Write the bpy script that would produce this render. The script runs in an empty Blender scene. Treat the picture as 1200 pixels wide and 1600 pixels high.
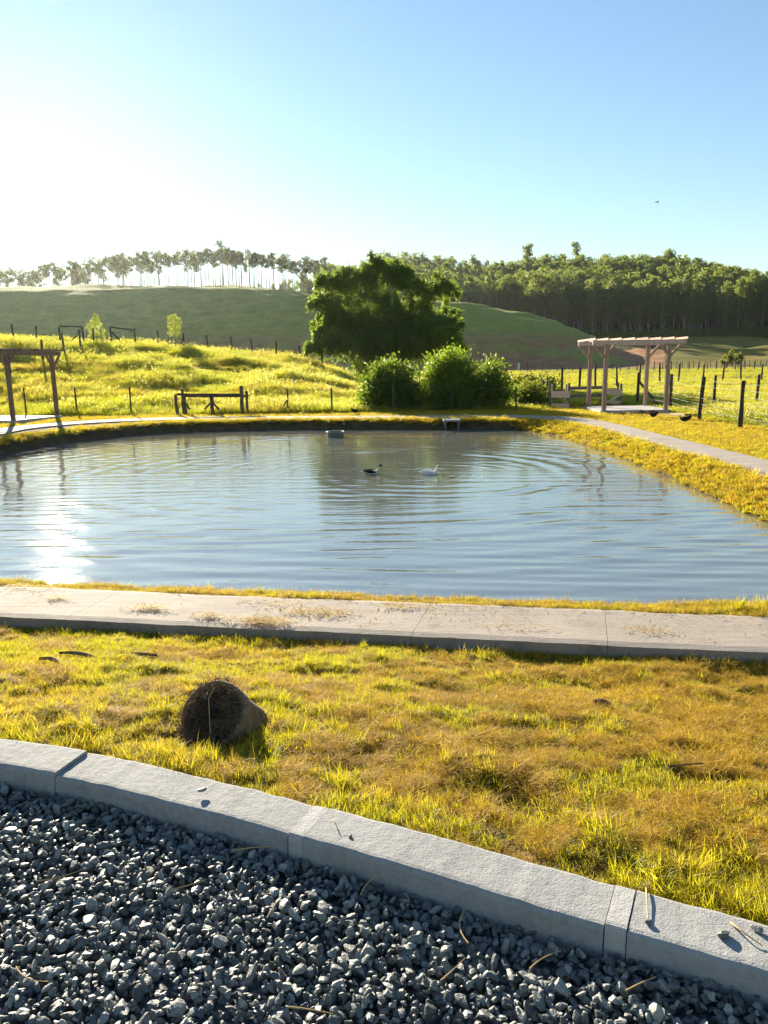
import bpy, math, random
import numpy as np
from mathutils import Matrix, Vector

rng = np.random.default_rng(7)
random.seed(7)
SC = bpy.context.scene
COL = SC.collection
R = math.radians

# ------------------------------------------------------------------ camera
cam_d = bpy.data.cameras.new('camera')
cam = bpy.data.objects.new('camera', cam_d)
COL.objects.link(cam)
cam_d.sensor_fit = 'HORIZONTAL'
cam_d.sensor_width = 36.0
cam_d.lens = 36.0
cam_d.clip_start = 0.05
cam_d.clip_end = 6000
PITCH, ROLL = R(11.0), R(0.8)
fw = Vector((0, math.cos(PITCH), -math.sin(PITCH)))
up0 = Vector((0, math.sin(PITCH), math.cos(PITCH)))
rt0 = Vector((1, 0, 0))
rt = rt0 * math.cos(ROLL) - up0 * math.sin(ROLL)
up = up0 * math.cos(ROLL) + rt0 * math.sin(ROLL)
M = Matrix((rt, up, -fw)).transposed().to_4x4()
M.translation = Vector((0, 0, 1.5))
cam.matrix_world = M
SC.camera = cam

# ------------------------------------------------------------------ sky, sun, exposure
SUN_EL, SUN_AZ = R(16.9), R(-23.8)          # azimuth from +Y, positive to the right
world = bpy.data.worlds.new('World')
SC.world = world
world.use_nodes = True
wn = world.node_tree
bg = wn.nodes['Background']
sky = wn.nodes.new('ShaderNodeTexSky')
sky.sky_type = 'NISHITA'
sky.sun_disc = False
sky.sun_elevation = SUN_EL
sky.sun_rotation = SUN_AZ
sky.altitude = 0
sky.air_density = 1.3
sky.dust_density = 0.03
sky.ozone_density = 3.3
wn.links.new(sky.outputs[0], bg.inputs[0])
bg.inputs[1].default_value = 0.05
sun_d = bpy.data.lights.new('sun', 'SUN')
sun_d.energy = 5.0
sun_d.angle = R(0.5)
sun_d.color = (1.0, 0.89, 0.70)
sun = bpy.data.objects.new('sun', sun_d)
COL.objects.link(sun)
sdir = Vector((math.sin(SUN_AZ) * math.cos(SUN_EL), math.cos(SUN_AZ) * math.cos(SUN_EL), math.sin(SUN_EL)))
sun.rotation_euler = sdir.to_track_quat('Z', 'Y').to_euler()
sun.location = sdir * 60
SC.view_settings.view_transform = 'Standard'
SC.view_settings.look = 'None'
SC.view_settings.gamma = 1
SC.view_settings.use_curve_mapping = False
SC.view_settings.exposure = 1.85
SC.cycles.max_bounces = 8
SC.cycles.transparent_max_bounces = 6
SC.cycles.caustics_reflective = False
SC.cycles.caustics_refractive = False

# ------------------------------------------------------------------ node helpers
def new_mat(name):
    m = bpy.data.materials.new(name)
    m.use_nodes = True
    nt = m.node_tree
    nt.nodes.clear()
    out = nt.nodes.new('ShaderNodeOutputMaterial')
    return m, nt, out

def nd(nt, typ, ins=None, **kw):
    n = nt.nodes.new(typ)
    for k, v in kw.items():
        setattr(n, k, v)
    for k, v in (ins or {}).items():
        s = n.inputs[k]
        if isinstance(v, bpy.types.NodeSocket):
            nt.links.new(v, s)
        else:
            s.default_value = v
    return n

def pos(nt):
    return nd(nt, 'ShaderNodeNewGeometry').outputs['Position']

def noise(nt, scale, detail=3, rough=0.6, vec=None, dist=0.0, sc3=None):
    v = vec or pos(nt)
    if sc3:
        v = nd(nt, 'ShaderNodeMapping', {'Vector': v, 'Scale': sc3}).outputs[0]
    return nd(nt, 'ShaderNodeTexNoise', {'Vector': v, 'Scale': scale, 'Detail': detail, 'Roughness': rough, 'Distortion': dist}).outputs['Fac']

def ramp(nt, fac, stops, interp='LINEAR'):
    n = nd(nt, 'ShaderNodeValToRGB', {'Fac': fac})
    cr = n.color_ramp
    cr.interpolation = interp
    while len(cr.elements) > 1:
        cr.elements.remove(cr.elements[-1])
    for i, (p, c) in enumerate(stops):
        e = cr.elements[0] if i == 0 else cr.elements.new(p)
        e.position = p
        e.color = (*c, 1) if len(c) == 3 else c
    return n.outputs[0]

def mixc(nt, fac, a, b, mode='MIX'):
    n = nd(nt, 'ShaderNodeMix', data_type='RGBA', blend_type=mode)
    for i, v in ((0, fac), (6, a), (7, b)):
        if isinstance(v, bpy.types.NodeSocket):
            nt.links.new(v, n.inputs[i])
        elif i == 0:
            n.inputs[0].default_value = v
        else:
            n.inputs[i].default_value = (*v, 1) if len(v) == 3 else v
    return n.outputs[2]

def math_(nt, op, a, b=0.0, c=None):
    d = {0: a, 1: b}
    if c is not None:
        d[2] = c
    return nd(nt, 'ShaderNodeMath', d, operation=op).outputs[0]

def mapr(nt, v, a, b, c=0.0, d=1.0):
    return nd(nt, 'ShaderNodeMapRange', {'Value': v, 'From Min': a, 'From Max': b, 'To Min': c, 'To Max': d}).outputs[0]

def bump(nt, h, strength=0.5, dist=0.02):
    return nd(nt, 'ShaderNodeBump', {'Height': h, 'Strength': strength, 'Distance': dist}).outputs[0]

def principled(nt, out, color, rough=0.8, normal=None, spec=0.3, **kw):
    p = nd(nt, 'ShaderNodeBsdfPrincipled', {'Roughness': rough, 'Specular IOR Level': spec, **kw})
    if isinstance(color, bpy.types.NodeSocket):
        nt.links.new(color, p.inputs['Base Color'])
    else:
        p.inputs['Base Color'].default_value = (*color, 1)
    if normal is not None:
        nt.links.new(normal, p.inputs['Normal'])
    if out is not None:
        nt.links.new(p.outputs[0], out.inputs[0])
    return p

def leaf_mat(name, c_a, c_b, c_trans, trans=0.45, noise_scale=0.6, rough=0.55, c_dry=None, dry_at=0.62, spec=0.25):
    """Foliage: a thin blade that reflects and lets light through; colour varies blade by blade and patch by patch."""
    m, nt, out = new_mat(name)
    g = nd(nt, 'ShaderNodeNewGeometry')
    rnd = g.outputs['Random Per Island']
    n1 = noise(nt, noise_scale, 3, 0.6)
    f = math_(nt, 'ADD', math_(nt, 'MULTIPLY', rnd, 0.55), math_(nt, 'MULTIPLY', n1, 0.5))
    col = mixc(nt, mapr(nt, f, 0.2, 0.85), c_a, c_b)
    tr = mixc(nt, mapr(nt, f, 0.2, 0.85), tuple(x * 0.75 for x in c_trans), c_trans)
    if c_dry is not None:
        n2 = noise(nt, noise_scale * 0.55, 4, 0.65, dist=0.4)
        k = mapr(nt, math_(nt, 'ADD', n2, math_(nt, 'MULTIPLY', math_(nt, 'SUBTRACT', rnd, 0.5), 0.22)), dry_at - 0.1, dry_at + 0.06)
        col = mixc(nt, k, col, c_dry)
        tr = mixc(nt, k, tr, tuple(min(1, x * 1.1) for x in c_dry))
    p = principled(nt, None, col, rough, spec=spec)
    t = nd(nt, 'ShaderNodeBsdfTranslucent', {'Color': tr})
    mx = nd(nt, 'ShaderNodeMixShader', {0: trans, 1: p.outputs[0], 2: t.outputs[0]})
    nt.links.new(mx.outputs[0], out.inputs[0])
    return m

# ------------------------------------------------------------------ mesh helpers
def add_mesh(name, v, faces, mats=(), parent=None, smooth=False, midx=None, link=True, loc=None):
    """v (n,3); faces = list of integer arrays (m,3) or (m,4)."""
    me = bpy.data.meshes.new(name)
    v = np.asarray(v, np.float32)
    faces = [np.asarray(f, np.int32) for f in faces if len(f)]
    lv = np.concatenate([f.ravel() for f in faces])
    lt = np.concatenate([np.full(len(f), f.shape[1], np.int32) for f in faces])
    ls = np.concatenate([[0], np.cumsum(lt)[:-1]]).astype(np.int32)
    me.vertices.add(len(v))
    me.vertices.foreach_set('co', v.ravel())
    me.loops.add(len(lv))
    me.loops.foreach_set('vertex_index', lv)
    me.polygons.add(len(lt))
    me.polygons.foreach_set('loop_start', ls)
    me.polygons.foreach_set('loop_total', lt)
    if midx is not None:
        me.polygons.foreach_set('material_index', np.asarray(midx, np.int32))
    me.polygons.foreach_set('use_smooth', np.full(len(lt), bool(smooth)))
    for m in mats:
        me.materials.append(m)
    me.update(calc_edges=True)
    me.validate()
    o = bpy.data.objects.new(name, me)
    if link:
        COL.objects.link(o)
    if parent is not None:
        o.parent = parent
    if loc is not None:
        o.location = loc
    return o

class MB:
    def __init__(self):
        self.v, self.q, self.t, self.mq, self.mt, self.n = [], [], [], [], [], 0
    def add(self, v, q=None, t=None, mi=0):
        v = np.asarray(v, float).reshape(-1, 3)
        self.v.append(v)
        if q is not None and len(q):
            self.q.append(np.asarray(q, int) + self.n); self.mq.append(np.full(len(q), mi))
        if t is not None and len(t):
            self.t.append(np.asarray(t, int) + self.n); self.mt.append(np.full(len(t), mi))
        self.n += len(v)
        return self
    def tube(self, pts, rad, n=8, mi=0, caps=True):
        pts = np.asarray(pts, float)
        rad = np.broadcast_to(np.asarray(rad, float), (len(pts),))
        tan = np.gradient(pts, axis=0)
        tan /= np.linalg.norm(tan, axis=1)[:, None] + 1e-9
        ref = np.array([1.0, 0, 0]) if abs(tan[0][0]) < 0.8 else np.array([0, 1.0, 0])
        a = np.linspace(0, 2 * np.pi, n, endpoint=False)
        vs = []
        for p, r, t in zip(pts, rad, tan):
            u = np.cross(t, ref); u /= np.linalg.norm(u) + 1e-9
            w = np.cross(t, u)
            vs.append(p + r * (np.cos(a)[:, None] * u + np.sin(a)[:, None] * w))
        k = len(pts)
        v = np.concatenate(vs)
        i = np.arange(k - 1)[:, None] * n
        j = np.arange(n)[None]
        jn = (j + 1) % n
        q = np.stack([i + j, i + jn, i + n + jn, i + n + j], -1).reshape(-1, 4)
        t = []
        if caps:
            v = np.concatenate([v, pts[:1], pts[-1:]])
            c0, c1 = k * n, k * n + 1
            for x in range(n):
                t.append((c0, (x + 1) % n, x)); t.append((c1, (k - 1) * n + x, (k - 1) * n + (x + 1) % n))
        return self.add(v, q, t, mi)
    def box(self, c, size, rotz=0.0, ax=None, mi=0, bev=0.0, jit=0.0):
        """box with chamfered long edges when bev>0; ax = 3x3 rows axes"""
        sx, sy, sz = [s / 2 for s in size]
        b = bev
        prof = [(-sy + b, -sz), (sy - b, -sz), (sy, -sz + b), (sy, sz - b), (sy - b, sz), (-sy + b, sz), (-sy, sz - b), (-sy, -sz + b)] if b else [(-sy, -sz), (sy, -sz), (sy, sz), (-sy, sz)]
        n = len(prof)
        v = np.array([(x, y, z) for x in (-sx, sx) for y, z in prof])
        if jit:
            v = v + rng.normal(0, jit, v.shape)
        if ax is None:
            c_, s_ = math.cos(rotz), math.sin(rotz)
            ax = np.array([[c_, s_, 0], [-s_, c_, 0], [0, 0, 1]])
        v = v @ np.asarray(ax, float) + np.asarray(c, float)
        q = [(k, (k + 1) % n, n + (k + 1) % n, n + k) for k in range(n)]
        v = np.concatenate([v, v[:n].mean(0)[None], v[n:].mean(0)[None]])
        t = [(2 * n, (k + 1) % n, k) for k in range(n)] + [(2 * n + 1, n + k, n + (k + 1) % n) for k in range(n)]
        return self.add(v, q, t, mi)
    def beam(self, a, b, w, h, mi=0, bev=0.006, jit=0.0):
        a, b = np.asarray(a, float), np.asarray(b, float)
        d = b - a; L = np.linalg.norm(d); d /= L
        up_ = np.array([0, 0, 1.0]) if abs(d[2]) < 0.95 else np.array([0, 1.0, 0])
        s = np.cross(up_, d); s /= np.linalg.norm(s)
        u = np.cross(d, s)
        return self.box((a + b) / 2, (L, w, h), ax=np.array([d, s, u]), mi=mi, bev=bev, jit=jit)
    def leaves(self, P, size, dirv=None, aspect=0.45, droop=0.0, mi=0, fold=0.12, spread=1.0):
        """one kinked rhombic leaf per point"""
        P = np.asarray(P, float); n = len(P)
        size = np.broadcast_to(np.asarray(size, float), (n,))
        d = rng.normal(0, 1, (n, 3)) * spread
        if dirv is not None:
            d = d + np.asarray(dirv, float)
        d[:, 2] -= droop
        d /= np.linalg.norm(d, axis=1)[:, None] + 1e-9
        r = rng.normal(0, 1, (n, 3))
        s = np.cross(d, r); s /= np.linalg.norm(s, axis=1)[:, None] + 1e-9
        nn = np.cross(d, s)
        L = size[:, None]
        v0 = P; v2 = P + d * L
        mid = P + d * L * 0.45 + nn * L * fold
        v1 = mid + s * L * aspect * 0.5
        v3 = mid - s * L * aspect * 0.5
        v = np.stack([v0, v1, v2, v3], 1).reshape(-1, 3)
        b = np.arange(n)[:, None] * 4
        t = np.concatenate([b + [0, 1, 2], b + [0, 2, 3]], 1).reshape(-1, 3)
        return self.add(v, None, t, mi)
    def blades(self, P, L, W, yaw, lean, curve, mi=0, seg=3):
        """grass blades: tapering strips that bend over"""
        P = np.asarray(P, float); n = len(P)
        L, W, yaw, lean, curve = [np.broadcast_to(np.asarray(a, float), (n,)) for a in (L, W, yaw, lean, curve)]
        d = np.stack([np.cos(yaw), np.sin(yaw), np.zeros(n)], 1)
        tw = yaw + np.pi / 2 + rng.normal(0, 0.5, n)
        s = np.stack([np.cos(tw), np.sin(tw), np.zeros(n)], 1)
        p = P.copy(); vs = []
        for k in range(seg + 1):
            f = k / seg
            w = (W * (1 - f ** 1.6) * 0.5)[:, None]
            if k < seg:
                vs += [p - s * w, p + s * w]
            else:
                vs += [p]
            ang = lean + curve * (f + 0.5 / seg)
            p = p + (L / seg)[:, None] * (np.sin(ang)[:, None] * d + np.cos(ang)[:, None] * np.array([0, 0, 1.0]))
        v = np.stack(vs, 1); m = v.shape[1]
        b = np.arange(n)[:, None] * m
        q = []
        for k in range(seg - 1):
            q.append(b + [2 * k, 2 * k + 1, 2 * k + 3, 2 * k + 2])
        q = np.concatenate(q) if q else None
        t = b + [2 * seg - 2, 2 * seg - 1, 2 * seg]
        return self.add(v.reshape(-1, 3), q, t, mi)
    def build(self, name, mats, parent=None, smooth=False, link=True, loc=None):
        v = np.concatenate(self.v)
        fs, mi = [], []
        if self.q:
            fs.append(np.concatenate(self.q)); mi.append(np.concatenate(self.mq))
        if self.t:
            fs.append(np.concatenate(self.t)); mi.append(np.concatenate(self.mt))
        if not isinstance(mats, (list, tuple)):
            mats = [mats]
        return add_mesh(name, v, fs, mats, parent, smooth, np.concatenate(mi), link, loc)

def tag(o, label=None, cat=None, group=None, kind=None):
    if label: o['label'] = label
    if cat: o['category'] = cat
    if group: o['group'] = group
    if kind: o['kind'] = kind
    return o

def empty(name, loc, rotz=0.0):
    o = bpy.data.objects.new(name, None)
    o.empty_display_size = 0.1
    COL.objects.link(o)
    o.location = loc
    o.rotation_euler = (0, 0, rotz)
    return o

def copy_tree(o, loc=None, rotz=None, scale=None, parent=None):
    c = o.copy(); COL.objects.link(c)
    c.parent = parent
    if loc is not None: c.location = loc
    if rotz is not None: c.rotation_euler = (0, 0, rotz)
    if scale is not None: c.scale = scale
    for ch in o.children:
        copy_tree(ch, parent=c)
    return c

# ------------------------------------------------------------------ noise and interpolation in numpy
def _hash(ix, iy, seed):
    h = (ix.astype(np.int64) * 374761393 + iy.astype(np.int64) * 668265263 + seed * 1442695041) & 0xffffffff
    h = ((h ^ (h >> 13)) * 1274126177) & 0xffffffff
    return ((h ^ (h >> 16)) & 0xffff) / 65535.0

def vnoise(x, y, seed=0):
    ix, iy = np.floor(x), np.floor(y)
    fx, fy = x - ix, y - iy
    fx = fx * fx * fx * (fx * (fx * 6 - 15) + 10); fy = fy * fy * fy * (fy * (fy * 6 - 15) + 10)
    a, b = _hash(ix, iy, seed), _hash(ix + 1, iy, seed)
    c, d = _hash(ix, iy + 1, seed), _hash(ix + 1, iy + 1, seed)
    return (a + (b - a) * fx) * (1 - fy) + (c + (d - c) * fx) * fy - 0.5

def fbm(x, y, seed=0, oct=3, g=0.5):
    s, a, f = 0, 1.0, 1.0
    for i in range(oct):
        s = s + a * vnoise(x * f + 17.3 * i, y * f - 9.1 * i, seed + i)
        a *= g; f *= 2.03
    return s

def sstep(a, b, x):
    t = np.clip((x - a) / (b - a), 0, 1)
    return t * t * (3 - 2 * t)

# ------------------------------------------------------------------ plan of the place (metres; camera stands at the origin, looking along +Y)
POND = np.array([(-9.9, 19.8), (-9.75, 21.6), (-8.9, 24.3), (-7.5, 26.0), (-4.4, 26.75), (-1.05, 26.3), (2.18, 25.75), (4.3, 25.25), (4.95, 24.3), (5.25, 22.4),
                 (5.42, 18.5), (5.40, 14.6), (5.3, 12.2), (5.2, 10.2), (4.9, 8.7), (4.2, 7.45), (3.0, 6.06), (1.5, 6.20), (0.0, 6.45), (-1.7, 6.75), (-3.5, 7.07),
                 (-5.2, 7.7), (-7.6, 10.0), (-9.2, 14.0)])
def chaikin(p, it=2, closed=True):
    for _ in range(it):
        a = p; b = np.roll(p, -1, 0)
        if closed:
            p = np.stack([a * .75 + b * .25, a * .25 + b * .75], 1).reshape(-1, 2)
        else:
            a, b = p[:-1], p[1:]
            p = np.concatenate([p[:1], np.stack([a * .75 + b * .25, a * .25 + b * .75], 1).reshape(-1, 2), p[-1:]])
    return p
PONDS = chaikin(POND, 2)

def seg_dist(x, y, poly, closed):
    best = np.full(x.shape, 1e9)
    n = len(poly)
    for i in range(n if closed else n - 1):
        ax, ay = poly[i]; bx, by = poly[(i + 1) % n]
        dx, dy = bx - ax, by - ay
        t = np.clip(((x - ax) * dx + (y - ay) * dy) / (dx * dx + dy * dy + 1e-12), 0, 1)
        best = np.minimum(best, np.hypot(x - ax - t * dx, y - ay - t * dy))
    return best

def inside(x, y, poly):
    c = np.zeros(x.shape, bool)
    n = len(poly)
    for i in range(n):
        ax, ay = poly[i]; bx, by = poly[(i + 1) % n]
        if ay == by: continue
        k = ((ay > y) != (by > y)) & (x < (bx - ax) * (y - ay) / (by - ay) + ax)
        c ^= k
    return c

def pond_d(x, y):
    d = np.full(x.shape, 99.0)
    m = (x > -18) & (x < 14) & (y > 3) & (y < 36)
    if m.any():
        dd = seg_dist(x[m], y[m], PONDS, True)
        dd = np.where(inside(x[m], y[m], PONDS), -dd, dd)
        d[m] = dd
    return d

KERB_BACK = np.array([(-6.2, 3.75), (-3.2, 3.18), (-1.5, 2.76), (-1.08, 2.64), (-.69, 2.49), (-.33, 2.32), (-.01, 2.165), (.27, 2.03), (.52, 1.905), (.75, 1.795), (.95, 1.70), (2.5, 0.95), (6.0, -0.8)])
def kerb_y(x):
    return np.interp(x, KERB_BACK[:, 0], KERB_BACK[:, 1])
PF0, PF1 = np.array([-3.01, 5.75]), np.array([2.51, 4.78])     # front edge of the near path
PDIR = (PF1 - PF0) / np.linalg.norm(PF1 - PF0)
PNOR = np.array([-PDIR[1], PDIR[0]])                           # away from the camera
def path_s(x, y):
    return (x - PF0[0]) * PNOR[0] + (y - PF0[1]) * PNOR[1]

HT = np.array([(-.8, 26.5), (-.558, 25.4), (-.477, 25.1), (-.373, 25.5), (-.269, 25.2), (-.157, 23.2), (-.077, 22.0), (.004, 20.8), (.084, 19.4), (.133, 17.8), (.206, 14.1), (.271, 8.4), (.296, 5.2), (.33, 2.2), (.38, -.45), (2, -.45)])
CR = np.array([(-.9, 4.6), (-.564, 3.95), (-.484, 3.7), (-.403, 3.35), (-.322, 2.95), (-.241, 2.5), (-.16, 2.05), (-.12, 1.7), (-.079, 1.15), (-.047, .45), (.002, -.3), (.05, -.45), (2, -.45)])
RG = np.array([(-.9, 20.), (-.476, 23.2), (-.428, 24.0), (-.371, 26.5), (-.306, 30.2), (-.235, 30.4), (-.194, 31.), (-.147, 29.8), (-.099, 27.), (2, 26.)])
SK = np.array([(-.9, 34.), (-.3, 34.), (-.14, 35.), (-.092, 38.), (.004, 41.), (.084, 39.5), (.132, 38.), (.18, 40.), (.324, 40.5), (.356, 41.2), (.404, 38.), (.485, 30.), (.566, 26.), (.9, 22.)])

HOLLOWS = [(.60, 3.23, .07, .032), (1.26, 3.03, .05, .035), (1.25, 2.71, .06, .035), (.13, 4.05, .09, .03), (-1.25, 4.0, .08, .025), (.87, 3.27, .05, .02)]
def height(x, y):
    x = np.asarray(x, float); y = np.asarray(y, float)
    z = np.full(x.shape, -0.45)
    # lawn falling from the kerb to the path
    ky = kerb_y(x)
    ps = path_s(x, y)
    dk = (y - ky) * 0.9
    tl = np.clip(dk / np.maximum(dk - ps, 0.05), 0, 1)
    lawn = 0.05 - 0.535 * (0.35 * tl + 0.65 * sstep(0, 1, tl))
    near = (ps < .38) & (y < 14)
    bumps = 0.05 * fbm(x * 2.9, y * 3.3, 3) + 0.05 * fbm(x * 1.1, y * 0.9, 5, 2) + .03 * fbm(x * 9, y * 9, 7, 2)
    for hx, hy, hr, hd in HOLLOWS:
        q2 = ((x - hx) / (hr * 1.5)) ** 2 + ((y - hy) / hr) ** 2
        bumps = bumps - hd * np.exp(-q2) + hd * 1.1 * np.exp(-((x - hx) / (hr * 1.8)) ** 2 - ((y - hy - hr * 1.3) / (hr * .8)) ** 2)
    z = np.where(near, lawn + bumps * sstep(0, .25, dk) * (.25 + .75 * sstep(0, .2, -ps)), z)
    z = np.where((dk < 0) & (y < 14), -0.012 + 0.018 * fbm(x * 1.3, y * 1.3, 9, 2), z)
    z = np.where((dk < -0.05) & (y < -2), -0.012, z)
    # meadow mound on the left, level field on the right
    b = x / np.maximum(y, 1.0)
    zc = np.interp(b, CR[:, 0], CR[:, 1])
    rise = np.clip((y - 31) / 29.0, 0, 1)
    s1 = 0.45 * rise + 0.55 * sstep(0, 1, rise)
    fall = 1 - sstep(64, 112, y)
    front = y > 20
    z = np.where(front, z + (zc + 0.45) * s1 * fall, z)
    lump = 0.30 * fbm(x / 4.6, y / 3.6, 21, 3) + 0.36 * fbm(x / 11, y / 8, 31, 2) + .20 * fbm(x / 1.7, y / 1.5, 33, 2)
    z = np.where(front, z + lump * sstep(30.5, 36, y) * (1 - sstep(60, 66, y)) * sstep(.05, -.10, b), z)
    z = np.where(front, z + 0.25 * fbm(x / 7, y / 7, 25, 3) * sstep(32, 45, y) * sstep(0.0, .15, b), z)
    # far land
    far = (y > 110) & (np.abs(b) < 3)
    zt = np.interp(b, HT[:, 0], HT[:, 1])
    t = np.clip((y - 188) / 55.0, 0, 1)
    zh = -.45 + (zt + .45) * (1 - (1 - t) ** 1.9)
    terr = 0.28 * np.sin(zh * 2.6 + 3 * vnoise(x / 40, y / 40, 61)) * (0.4 + vnoise(x / 16, zh * .8, 63) + 0.5) * sstep(1.5, 6, zh)
    zh = zh + (terr + 0.9 * fbm(x / 14, y / 10, 67, 3)) * sstep(0, 4, zh)
    top = np.interp(b, SK[:, 0], SK[:, 1])
    zf = -.45 + 9.2 * sstep(165, 335, y) + (top - 8.75) * np.clip((y - 325) / 145, 0, 1) - 6 * sstep(490, 620, y) * (1 - sstep(620, 900, y))
    zf = zf + 2.6 * fbm(x / 26, y / 20, 71, 3) * sstep(180, 230, y) * (1 - sstep(330, 350, y))
    zr0 = np.interp(b, RG[:, 0], RG[:, 1])
    zr = zt + (zr0 - zt) * np.clip((y - 243) / 55, 0, 1) - 5 * sstep(345, 500, y)
    wr = sstep(-.01, -.075, b)
    zback = wr * zr + (1 - wr) * np.maximum(zf, zt - (y - 243) * 0.3)
    zfar = np.where(y > 243, zback, np.maximum(zh, zf * sstep(.22, .34, b) + (1 - sstep(.22, .34, b)) * -.45))
    z = np.where(far, zfar + (1 - sstep(110, 140, y)) * (z + .45), z)
    # pond basin and banks
    d = pond_d(x, y)
    w = np.where(x > 4.2, 0.75, 0.42) + 0.12 * vnoise(x * 1.7, y * 1.7, 81)
    bank = np.where(d < 0, -0.72 + np.maximum(d * 0.9, -0.8), -0.72 + 0.29 * sstep(0, 1, d / w))
    bank = np.minimum(bank + 0.07 * fbm(x * 1.9, y * 1.9, 83, 3) * sstep(0.05, .3, d) * (1 - sstep(.9, 1.3, d)), -.43)
    pn = path_s(x, y)
    z = np.where((d < 3.0) & (pn > .38), np.where(d < 1.3, bank, np.minimum(z, -0.43)), z)
    return z

def hz(x, y):
    return float(height(np.array([x]), np.array([y]))[0])

# ------------------------------------------------------------------ ground materials
def mat_lawn():
    m, nt, out = new_mat('lawn_soil')
    n1 = noise(nt, 1.6, 4, .65); n2 = noise(nt, 26, 4, .7); n3 = noise(nt, 90, 2, .6)
    c = ramp(nt, n2, [(.3, (.045, .026, .010)), (.5, (.13, .075, .022)), (.7, (.24, .15, .04))])
    g = ramp(nt, n3, [(.35, (.045, .055, .010)), (.65, (.13, .13, .02))])
    c = mixc(nt, mapr(nt, n1, .42, .6), c, g)
    principled(nt, out, c, .95, bump(nt, math_(nt, 'ADD', n2, n3), .9, .02), .1)
    return m

def mat_meadow():
    m, nt, out = new_mat('meadow_turf')
    n1 = noise(nt, .09, 4, .6); n2 = noise(nt, .7, 4, .7); n3 = noise(nt, 7, 4, .75)
    a = ramp(nt, n3, [(.3, (.05, .06, .010)), (.55, (.17, .17, .022)), (.75, (.30, .26, .035))])
    b_ = ramp(nt, n3, [(.3, (.09, .065, .016)), (.6, (.30, .21, .04)), (.8, (.40, .30, .07))])
    c = mixc(nt, mapr(nt, math_(nt, 'ADD', math_(nt, 'MULTIPLY', n1, .6), math_(nt, 'MULTIPLY', n2, .4)), .42, .6), a, b_)
    principled(nt, out, c, .95, bump(nt, n3, .8, .12), .1)
    return m

def mat_hill():
    m, nt, out = new_mat('hill_pasture')
    z = nd(nt, 'ShaderNodeSeparateXYZ', {0: pos(nt)}).outputs[2]
    n1 = noise(nt, .03, 4, .6); n2 = noise(nt, .25, 4, .7, sc3=(1, 1, 3)); n3 = noise(nt, 1.4, 3, .7)
    a = ramp(nt, n3, [(.3, (.15, .19, .040)), (.6, (.27, .305, .06)), (.8, (.38, .37, .08))])
    b_ = ramp(nt, n2, [(.35, (.18, .215, .045)), (.65, (.34, .32, .07))])
    c = mixc(nt, mapr(nt, n1, .4, .62), a, b_)
    soil = ramp(nt, n2, [(.3, (.24, .115, .055)), (.7, (.42, .23, .115))])
    low = mapr(nt, z, 10.0, 5.0)
    k = math_(nt, 'MULTIPLY', low, mapr(nt, noise(nt, .030, 3, .55, sc3=(1, 1, 4.5)), .36, .46))
    c = mixc(nt, k, c, soil)
    principled(nt, out, c, .95, bump(nt, math_(nt, 'ADD', n3, n2), .7, .5), .08)
    return m

def mat_forest_floor():
    m, nt, out = new_mat('forest_floor')
    n = noise(nt, .15, 4, .7)
    principled(nt, out, ramp(nt, n, [(.3, (.018, .022, .008)), (.7, (.05, .055, .018))]), .95, None, .05)
    return m

def mat_bank():
    m, nt, out = new_mat('bank_soil')
    n1 = noise(nt, 3, 4, .65); n2 = noise(nt, 20, 3, .7)
    c = ramp(nt, math_(nt, 'ADD', math_(nt, 'MULTIPLY', n1, .6), math_(nt, 'MULTIPLY', n2, .4)), [(.35, (.030, .022, .012)), (.55, (.085, .06, .026)), (.7, (.16, .10, .03))])
    z = nd(nt, 'ShaderNodeSeparateXYZ', {0: pos(nt)}).outputs[2]
    c = mixc(nt, mapr(nt, z, -.68, -.74), c, (.035, .030, .016))
    principled(nt, out, c, .9, bump(nt, math_(nt, 'ADD', n1, n2), .8, .05), .2)
    return m

def mat_gravel_bed():
    m, nt, out = new_mat('gravel_bed')
    vo = nd(nt, 'ShaderNodeTexVoronoi', {'Vector': pos(nt), 'Scale': 42.0})
    n = noise(nt, 60, 3, .6)
    c = mixc(nt, .5, ramp(nt, n, [(.3, (.04, .05, .055)), (.7, (.16, .18, .19))]), ramp(nt, vo.outputs['Distance'], [(0.0, (.17, .19, .20)), (.6, (.03, .035, .04))]))
    principled(nt, out, c, .85, bump(nt, vo.outputs['Distance'], 1.0, -.015), .2)
    return m

def haze():
    m, nt, out = new_mat('haze_air')
    p = nd(nt, 'ShaderNodeVolumePrincipled', {'Color': (.93, .97, 1.0, 1), 'Density': .000042, 'Anisotropy': .72})
    nt.links.new(p.outputs[0], out.inputs['Volume'])
    mb = MB(); mb.box((0, 0, 35.5), (1840, 1840, 77.0))
    o = mb.build('haze', m); tag(o, kind='stuff')
haze()

M_LAWN, M_MEADOW, M_HILL, M_FOREST, M_BANK, M_GBED = mat_lawn(), mat_meadow(), mat_hill(), mat_forest_floor(), mat_bank(), mat_gravel_bed()

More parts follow.
